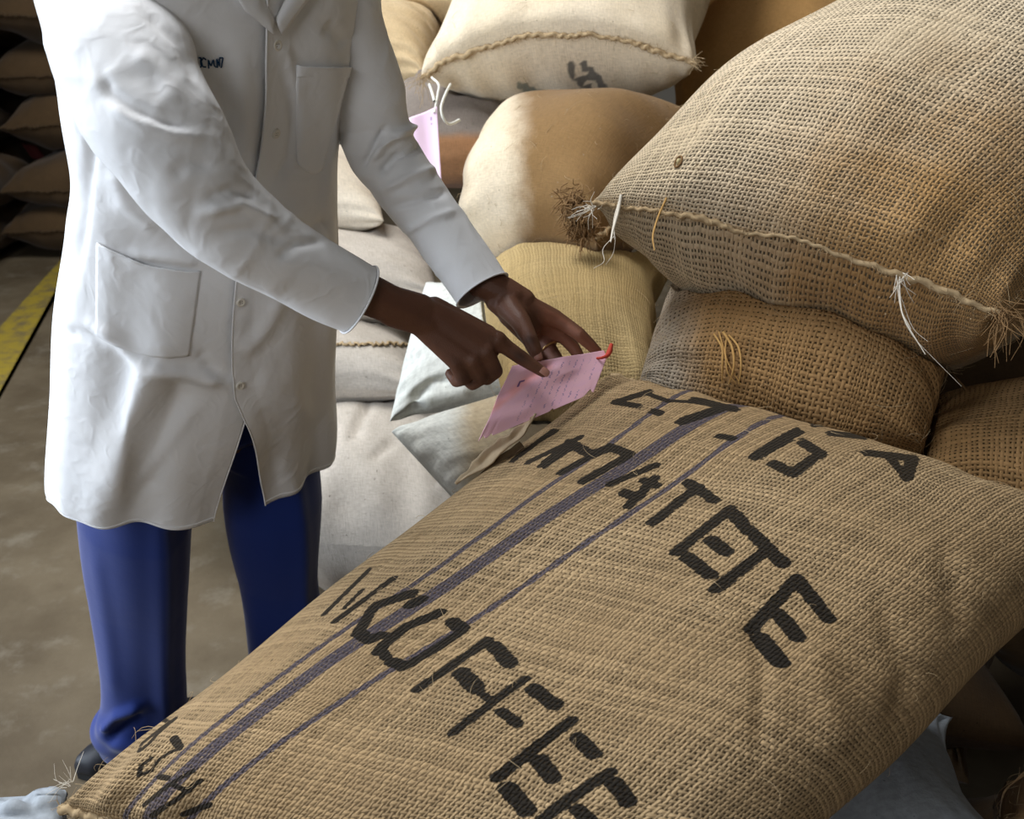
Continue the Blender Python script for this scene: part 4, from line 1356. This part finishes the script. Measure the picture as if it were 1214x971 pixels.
ell(hp(0, .084, -.052), (.024, .010, .006), R2); ell(hp(0, .082, -.063), (.021, .010, .007), R2)
v, f = join_vf(BODY)
tmp = link_mesh('body_rough', v, f, None)
m = tmp.modifiers.new('r', 'REMESH'); m.mode = 'VOXEL'; m.voxel_size = .0026; m.adaptivity = 0
m = tmp.modifiers.new('s', 'SMOOTH'); m.factor = .5; m.iterations = 5
ev = tmp.evaluated_get(bpy.context.evaluated_depsgraph_get())
me = bpy.data.meshes.new_from_object(ev)
bpy.data.objects.remove(tmp, do_unlink=True)
nv_ = len(me.vertices)
bv = np.empty(nv_ * 3, np.float32); me.vertices.foreach_get('co', bv); bv = bv.reshape(-1, 3).astype(float)
bn = np.empty(nv_ * 3, np.float32); me.vertices.foreach_get('normal', bn); bn = bn.reshape(-1, 3).astype(float)
mk = np.zeros((nv_, 4), np.float32)
near = lambda c, r: np.exp(-(np.linalg.norm(bv - c, axis=1) / r) ** 2)
# palm side of the left hand and finger pads are lighter, knuckles darker
pn = nrm(np.cross(I1 - wl_, L1 - wl_)); pn = pn if pn @ (CAMP - I1) > 0 else -pn
palm = np.clip(sum(near(c, .045) for c in (p_(640, 385, 1.35), p_(665, 400, 1.36), p_(685, 412, 1.35))), 0, 1) * np.clip(bn @ pn * 2.2 - .2, 0, 1)
palm *= np.clip((proj(bv)[:, 0] - 634) / 14, 0, 1)
mk[:, 0] = np.clip(palm, 0, 1)
mk[:, 1] = np.clip(sum(near(c, .011) for c in (I0, M0, R0, L0, p_(617, 422, 1.24), p_(587, 440, 1.245), p_(570, 448, 1.24), p_(549, 449, 1.23), p_(628, 402, 1.27))), 0, 1)
a_ = me.attributes.new('mark', 'FLOAT_COLOR', 'POINT'); a_.data.foreach_set('color', mk.ravel())
me.vertices.foreach_set('co', (bv - PO).astype(np.float32).ravel())
me.polygons.foreach_set('use_smooth', np.ones(len(me.polygons), dtype=bool))
me.materials.clear(); me.materials.append(M['skin']); me.update()
bo = bpy.data.objects.new('body', me); COL.objects.link(bo); bo.parent = person


def nail(c, along, up, w_=.0062, l_=.0085):
    c, along = np.asarray(c), nrm(along)
    up = nrm(up - along * (up @ along)); sd = np.cross(along, up)
    u, v = np.meshgrid(np.linspace(-1, 1, 9), np.linspace(-1, 1, 9))
    X = c + along * (v * l_ * (1 - .12 * u ** 2))[..., None] + sd * (u * w_ * (1 - .15 * v ** 2))[..., None] + up * (-.0022 * u ** 2 - .0010 * v ** 2)[..., None]
    solid(link_mesh('fingernail', X.reshape(-1, 3) - PO, grid_faces(9, 9), M['nail'], person), .0009, 0)


toc = lambda c: nrm(CAMP - c)
c = p_(645.5, 441.5, 1.2575); nail(c + toc(c) * .0062 + np.array([.001, 0, .002]), p_(645, 442, 1.258) - p_(632, 433, 1.254), toc(c) + np.array([.35, 0, .5]), .0056, .0072)
c = p_(637, 420.5, 1.287); nail(c + toc(c) * .0082, p_(637.5, 425, 1.279) - p_(633, 414, 1.28), toc(c), .0060, .0078)
# hair, eyes, lips
hv, hf = [], []
u, v = np.meshgrid(np.linspace(0, PI * .62, 24), np.linspace(0, 2 * PI, 40, endpoint=False), indexing='ij')
hx = np.array(hp(0, -.014, .035)) + (np.sin(u) * np.cos(v) * .0765)[..., None] * sdir + (np.sin(u) * np.sin(v) * .0955 - .012 * (u > 1.2))[..., None] * f2 + (np.cos(u) * .0885)[..., None] * u2
link_mesh('hair', hx.reshape(-1, 3) - PO, grid_faces(24, 40, True), M['hair'], person)
for s1 in (-1, 1):
    link_mesh('eye', SPH * .0115 + hp(.032 * s1, .070, -.002) - PO, SPF, M['eye'], person)
    link_mesh('iris', SPH * .0055 + hp(.032 * s1, .0775, -.004) - PO, SPF, M['iris'], person)
# gold band on the ring finger
a1, a2 = R1, p_(654, 416, 1.372)
c = a1 * .25 + a2 * .75; d = nrm(a2 - a1); e1 = nrm(np.cross(d, (0, 0, 1))); e2 = np.cross(d, e1)
th = np.linspace(0, 2 * PI, 40)
v, f = tube_vf(c + (e1 * np.cos(th)[:, None] + e2 * np.sin(th)[:, None]) * .0119, .0016, 8)
link_mesh('finger_ring', v - PO, f, M['gold'], person)
# ------------------------------------------------------------------ slip, tags, threads
def slip(name, corners, mat, label, cat, n=60, m=40, wave=.0, writing=(), warm=(), notch=(), th=.0004, group=None):
    tl, tr, br, bl = [P(*q) for q in corners]
    u, v = np.meshgrid(np.linspace(0, 1, n), np.linspace(0, 1, m))
    X = (tl * (1 - u[..., None]) + tr * u[..., None]) * (1 - v[..., None]) + (bl * (1 - u[..., None]) + br * u[..., None]) * v[..., None]
    nn = nrm(np.cross(tr - tl, bl - tl)); nn = nn if nn @ (CAMP - tl) > 0 else -nn
    X = X + nn * (wave * (np.sin(5.2 * u + 2.2 * v + .4) + .5 * np.sin(9 * u - 4 * v)))[..., None]
    for (pl, wd, amp) in warm:
        d, t = seg_dist(np.stack([u.ravel(), v.ravel()], -1), pl)
        X = X + nn * (amp * np.exp(-(d / wd) ** 2)).reshape(m, n)[..., None]
    ed = (tl - bl)
    for (u0, wd, dep, side) in notch:
        k = np.exp(-((u[0] - u0) / wd) ** 2) * dep
        row = -1 if side else 0
        for i in range(m):
            w_ = (i / (m - 1)) ** 4 if side else (1 - i / (m - 1)) ** 4
            X[i] += (ed if side else -ed) * (k * w_)[:, None]
    mk = np.zeros((m, n, 4)); mk[..., 3] = 1
    base = X.reshape(-1, 3).mean(0)
    return X, u, v, mk, base, nn


X, u, v, mk, base, nn = slip('', ((607, 434, 1.262), (723, 414, 1.350), (703, 466, 1.315), (566, 524, 1.200)), None, '', '', n=150, m=110, wave=.0016,
                             warm=[([(.02, .40), (.20, .25), (.36, .10)], .10, -.004), ([(.5, -.05), (.6, .3)], .12, .003), ([(0, .75), (.3, .8)], .15, .003)],
                             notch=[(.03, .02, .05, 1), (.10, .015, .04, 1), (.62, .012, .03, 1), (.95, .03, .08, 1), (.97, .02, .06, 0)])
d, t = seg_dist(np.stack([u.ravel(), v.ravel()], -1), [(-.05, .62), (.10, .44), (.36, .14)])
mk[..., 2] = np.clip(1.3 - d / .085, 0, 1).reshape(u.shape)
rs = np.random.RandomState(3)
rows = np.zeros_like(u)
for r0 in np.arange(.30, .97, .075):                     # lines of small hand-writing running down the slip
    x_ = .10
    while x_ < .88:
        L = rs.uniform(.05, .16)
        if rs.rand() < .86:
            inw = (v > x_) & (v < x_ + L)
            yy = r0 + .010 * np.sin(v * 150 + rs.uniform(0, 6)) * np.sin(v * 67 + rs.uniform(0, 6))
            rows = np.maximum(rows, inw * np.clip(1.25 - np.abs(u - yy) / .010, 0, 1) * rs.uniform(.5, 1.0))
        x_ += L + rs.uniform(.015, .05)
mk[..., 0] = rows
dk = (np.abs(u - .16) < .012) & (np.abs(v - .30) < .045) | (np.abs(u - .18) < .025) & (np.abs(v - .265) < .012)
mk[..., 1] = dk
f = grid_faces(*u.shape)
o = link_mesh('paper_slip', X.reshape(-1, 3) - base, f, M['paper'], None, uv=np.stack([u.ravel(), 1 - v.ravel()], -1), mark=mk.reshape(-1, 4))
o.location = base
solid(o, .0004, 0)
tag(o, 'pink paper slip with violet writing held over the corner of the front sack', 'paper slip')
PS = o
rt = tube('red_tie', [P(706, 425, 1.336) - base, P(714, 424, 1.333) - base, P(721, 420, 1.342) - base, P(725, 408, 1.350) - base], [.0016, .0022, .0045, .003], M['redstring'], PS, 20, 6)

# torn strip of card tucked along the sack's edge below the slip
ctr = spline(np.array([P(541, 574, 1.285), P(560, 559, 1.275), P(585, 537, 1.265), P(606, 521, 1.262), P(622, 507, 1.258), P(634, 491, 1.245)]), 60)
t_, a_, b_ = frames(ctr, (.5, .2, .8))
rs = np.random.RandomState(8)
kk = np.linspace(0, 1, 60)
wd = np.interp(kk, [0, .1, .3, .5, .62, .8, .95, 1], [.002, .008, .011, .016, .011, .012, .006, .001])
jag = lambda: np.interp(np.arange(60), np.arange(0, 66, 5), rs.uniform(-.0035, .0035, 14))
cols = []
j1, j2 = jag(), jag()
for q in np.linspace(-1, 1, 9):
    off = a_ * ((q * wd * .7) + (j1 if q < 0 else j2) * abs(q))[:, None] + b_ * (.007 * abs(q) * np.sin(kk * PI) + .003 * np.sin(kk * 17 + q))[:, None]
    cols.append(ctr + off)
g_ = np.stack(cols, 1)
cb = g_.reshape(-1, 3).mean(0)
o = solid(link_mesh('torn_card', g_.reshape(-1, 3) - cb, grid_faces(60, 9), M['card'], None), .0022, 0)
o.location = cb
tag(o, 'torn brown strip of card below the pink slip, on the edge of the front sack', 'card')
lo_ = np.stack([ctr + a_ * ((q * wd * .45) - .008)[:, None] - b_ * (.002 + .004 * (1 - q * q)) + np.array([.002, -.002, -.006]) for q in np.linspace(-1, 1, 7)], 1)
solid(link_mesh('folded_edge', lo_[4:44].reshape(-1, 3) - cb, grid_faces(40, 7), M['card_dark'], o), .002, 0)  # dark strip painted as the shadow under the torn card

# the pale tag tied to the cream sack
X, u, v, mk, base, nn = slip('', ((480, 143, 1.98), (518, 126, 1.98), (524, 224, 1.96), (488, 232, 1.96)), None, '', '', n=30, m=40, wave=.002)
mk[..., 0] = np.clip(1.2 - np.abs(u - .80) / .05, 0, 1) * (v > .08) * (v < .22) * (np.sin(v * 150) > -.2)
f = grid_faces(*u.shape)
o = link_mesh('tag', X.reshape(-1, 3) - base, f, M['tag'], None, uv=np.stack([u.ravel(), 1 - v.ravel()], -1), mark=mk.reshape(-1, 4))
o.location = base
solid(o, .0008, 0)
tag(o, 'pale pink tag hanging by string from the corner of the cream sack', 'tag')
tube('string', [P(512, 92, 2.12) - base, P(520, 100, 2.05) - base, P(519, 112, 2.0) - base, P(515, 134, 1.978) - base], .0028, M['string'], o, 24)
tube('string', [P(534, 100, 2.08) - base, P(528, 112, 2.0) - base, P(523, 128, 1.98) - base, P(526, 141, 1.98) - base, P(533, 147, 1.99) - base, P(545, 142, 2.0) - base], .0030, M['string'], o, 34)
tube('string', [P(509, 100, 2.1) - base, P(513, 112, 2.02) - base, P(515, 120, 1.985) - base], .0030, M['string'], o, 16)
# dull tag far back on the dark stack, lying against the cloth
best = None
for lb, (o_, X_, N_, UV_, b_0) in SACKS.items():
    if 'dark stack' in lb:
        x_, n_ = X_.reshape(-1, 3), N_.reshape(-1, 3)
        q_ = proj(x_)
        d_ = ((q_[:, :2] - (42, 180)) ** 2).sum(1) + 9000 * (((CAMP - x_) * n_).sum(1) / np.linalg.norm(CAMP - x_, axis=1) < .55) + 60 * q_[:, 2]
        i_ = int(np.argmin(d_))
        if best is None or d_[i_] < best[0]: best = (d_[i_], x_[i_], n_[i_])
_, c, n_ = best
e1 = nrm(np.cross(n_, (0, 0, 1))); e1 = e1 if e1[0] > 0 else -e1
e2 = nrm(np.cross(n_, e1)); e2 = e2 if e2[2] > 0 else -e2
gx, gy = np.meshgrid(np.linspace(-1, 1, 7), np.linspace(-1, 1, 7))
g_ = n_ * .004 + e1 * (gx * .055 + gy * -.012)[..., None] + e2 * (gy * .05 - gx * .022)[..., None] + n_ * (.004 * np.sin(gx * 3))[..., None]
o = link_mesh('tag', g_.reshape(-1, 3), grid_faces(7, 7), M['dimtag'], None); o.location = c; solid(o, .002, 0)
tag(o, 'small dull red tag on the dark stack across the aisle', 'tag')


def on_sack(label, px, py, lift=.0):
    o, X, N, UV, base = SACKS[label]
    x, n = X.reshape(-1, 3), N.reshape(-1, 3)
    k = np.flatnonzero(((CAMP - x) * n).sum(1) > 0)
    d = ((proj(x[k])[:, :2] - (px, py)) ** 2).sum(1)
    i = k[np.argmin(d)]
    return x[i] + n[i] * lift - base, n[i]


BIG = big['label']; AMB = 'amber loosely woven sack with a tuft of loose twine, under the large pale sack'
def threads(label, lst):
    o, X, N, UV, base = SACKS[label]
    for pts, rad, mat in lst:
        st, _ = on_sack(label, *pts[0], .003)
        dep = (st + base - CAMP) @ AF - .004
        if label == AMB:
            line = [on_sack(label, x, y, .003 + .007 * math.sin(PI * i / (len(pts) - 1)))[0] for i, (x, y) in enumerate(pts)]
        else:
            line = [st] + [P(x, y, dep - .012 * i) - base for i, (x, y) in enumerate(pts[1:])]
        tube('loose_thread', line, [rad, rad, rad * .9, rad * .5], M[mat], o, 26, 5)


threads(BIG, [([(738, 232), (733, 250), (727, 272), (724, 287)], .0026, 'thread_pale'), ([(735, 238), (728, 262), (729, 284)], .0015, 'thread_pale'), ([(724, 283), (715, 295), (716, 310), (704, 318)], .0007, 'thread_pale'),
              ([(726, 285), (727, 300), (718, 314)], .0005, 'thread_pale'), ([(792, 236), (780, 258), (774, 280), (776, 297)], .0017, 'thread_amber'),
              ([(1066, 322), (1067, 350), (1072, 378), (1097, 420)], .0011, 'thread_pale'), ([(1064, 325), (1068, 365), (1080, 390)], .0008, 'thread_pale'), ([(1072, 378), (1085, 402), (1112, 430), (1140, 458)], .0005, 'thread_pale'), ([(1070, 340), (1082, 388), (1100, 405)], .0005, 'thread_pale')])
threads(AMB, [([(848, 398), (858, 412), (860, 432), (856, 452)], .0019, 'thread_amber'), ([(852, 394), (862, 420), (866, 440), (872, 455)], .0016, 'thread_amber'), ([(858, 394), (870, 412), (872, 436), (866, 455)], .0021, 'thread_amber'),
              ([(866, 398), (878, 414), (880, 436), (876, 456)], .0017, 'thread_amber'), ([(862, 396), (864, 426), (880, 454)], .0014, 'thread_amber')])
# a bean showing through a hole in the large sack
bp, bn_ = on_sack(BIG, 805, 192, .0005)
o = link_mesh('bean', SPH * np.array([.0035, .0035, .0052]) + bp, SPF, M['bean'], big)
th = np.linspace(0, 2 * PI, 20)
e1 = nrm(np.cross(bn_, (0, 0, 1))); e2 = np.cross(bn_, e1)
v, f = tube_vf(bp + bn_ * .0005 + (e1 * np.cos(th)[:, None] * .0055 + e2 * np.sin(th)[:, None] * .0085), .0016, 6)
link_mesh('hole_rim', v, f, M['thread_dark'], big)
# stitched line on the grey sack behind the forearm
G14 = 'grey sack with a stitched line across its side, behind the pointing forearm'
o_, *_ = SACKS[G14]
pl = np.array([on_sack(G14, x, 409 + 1.5 * math.sin(x * .8), .004)[0] for x in range(392, 492, 2)])
v, f = tube_vf(pl, .0034, 6)
link_mesh('stitch_line', v, f, M['thread'], o_)
# hairs at the near left tip of the front sack
tassel(front, P(84, 930, 1.17) - SACKS[front['label']][4], (-.5, -.2, .3), M['thread_pale'], 5, n=12, L=.030, rad=.0005)
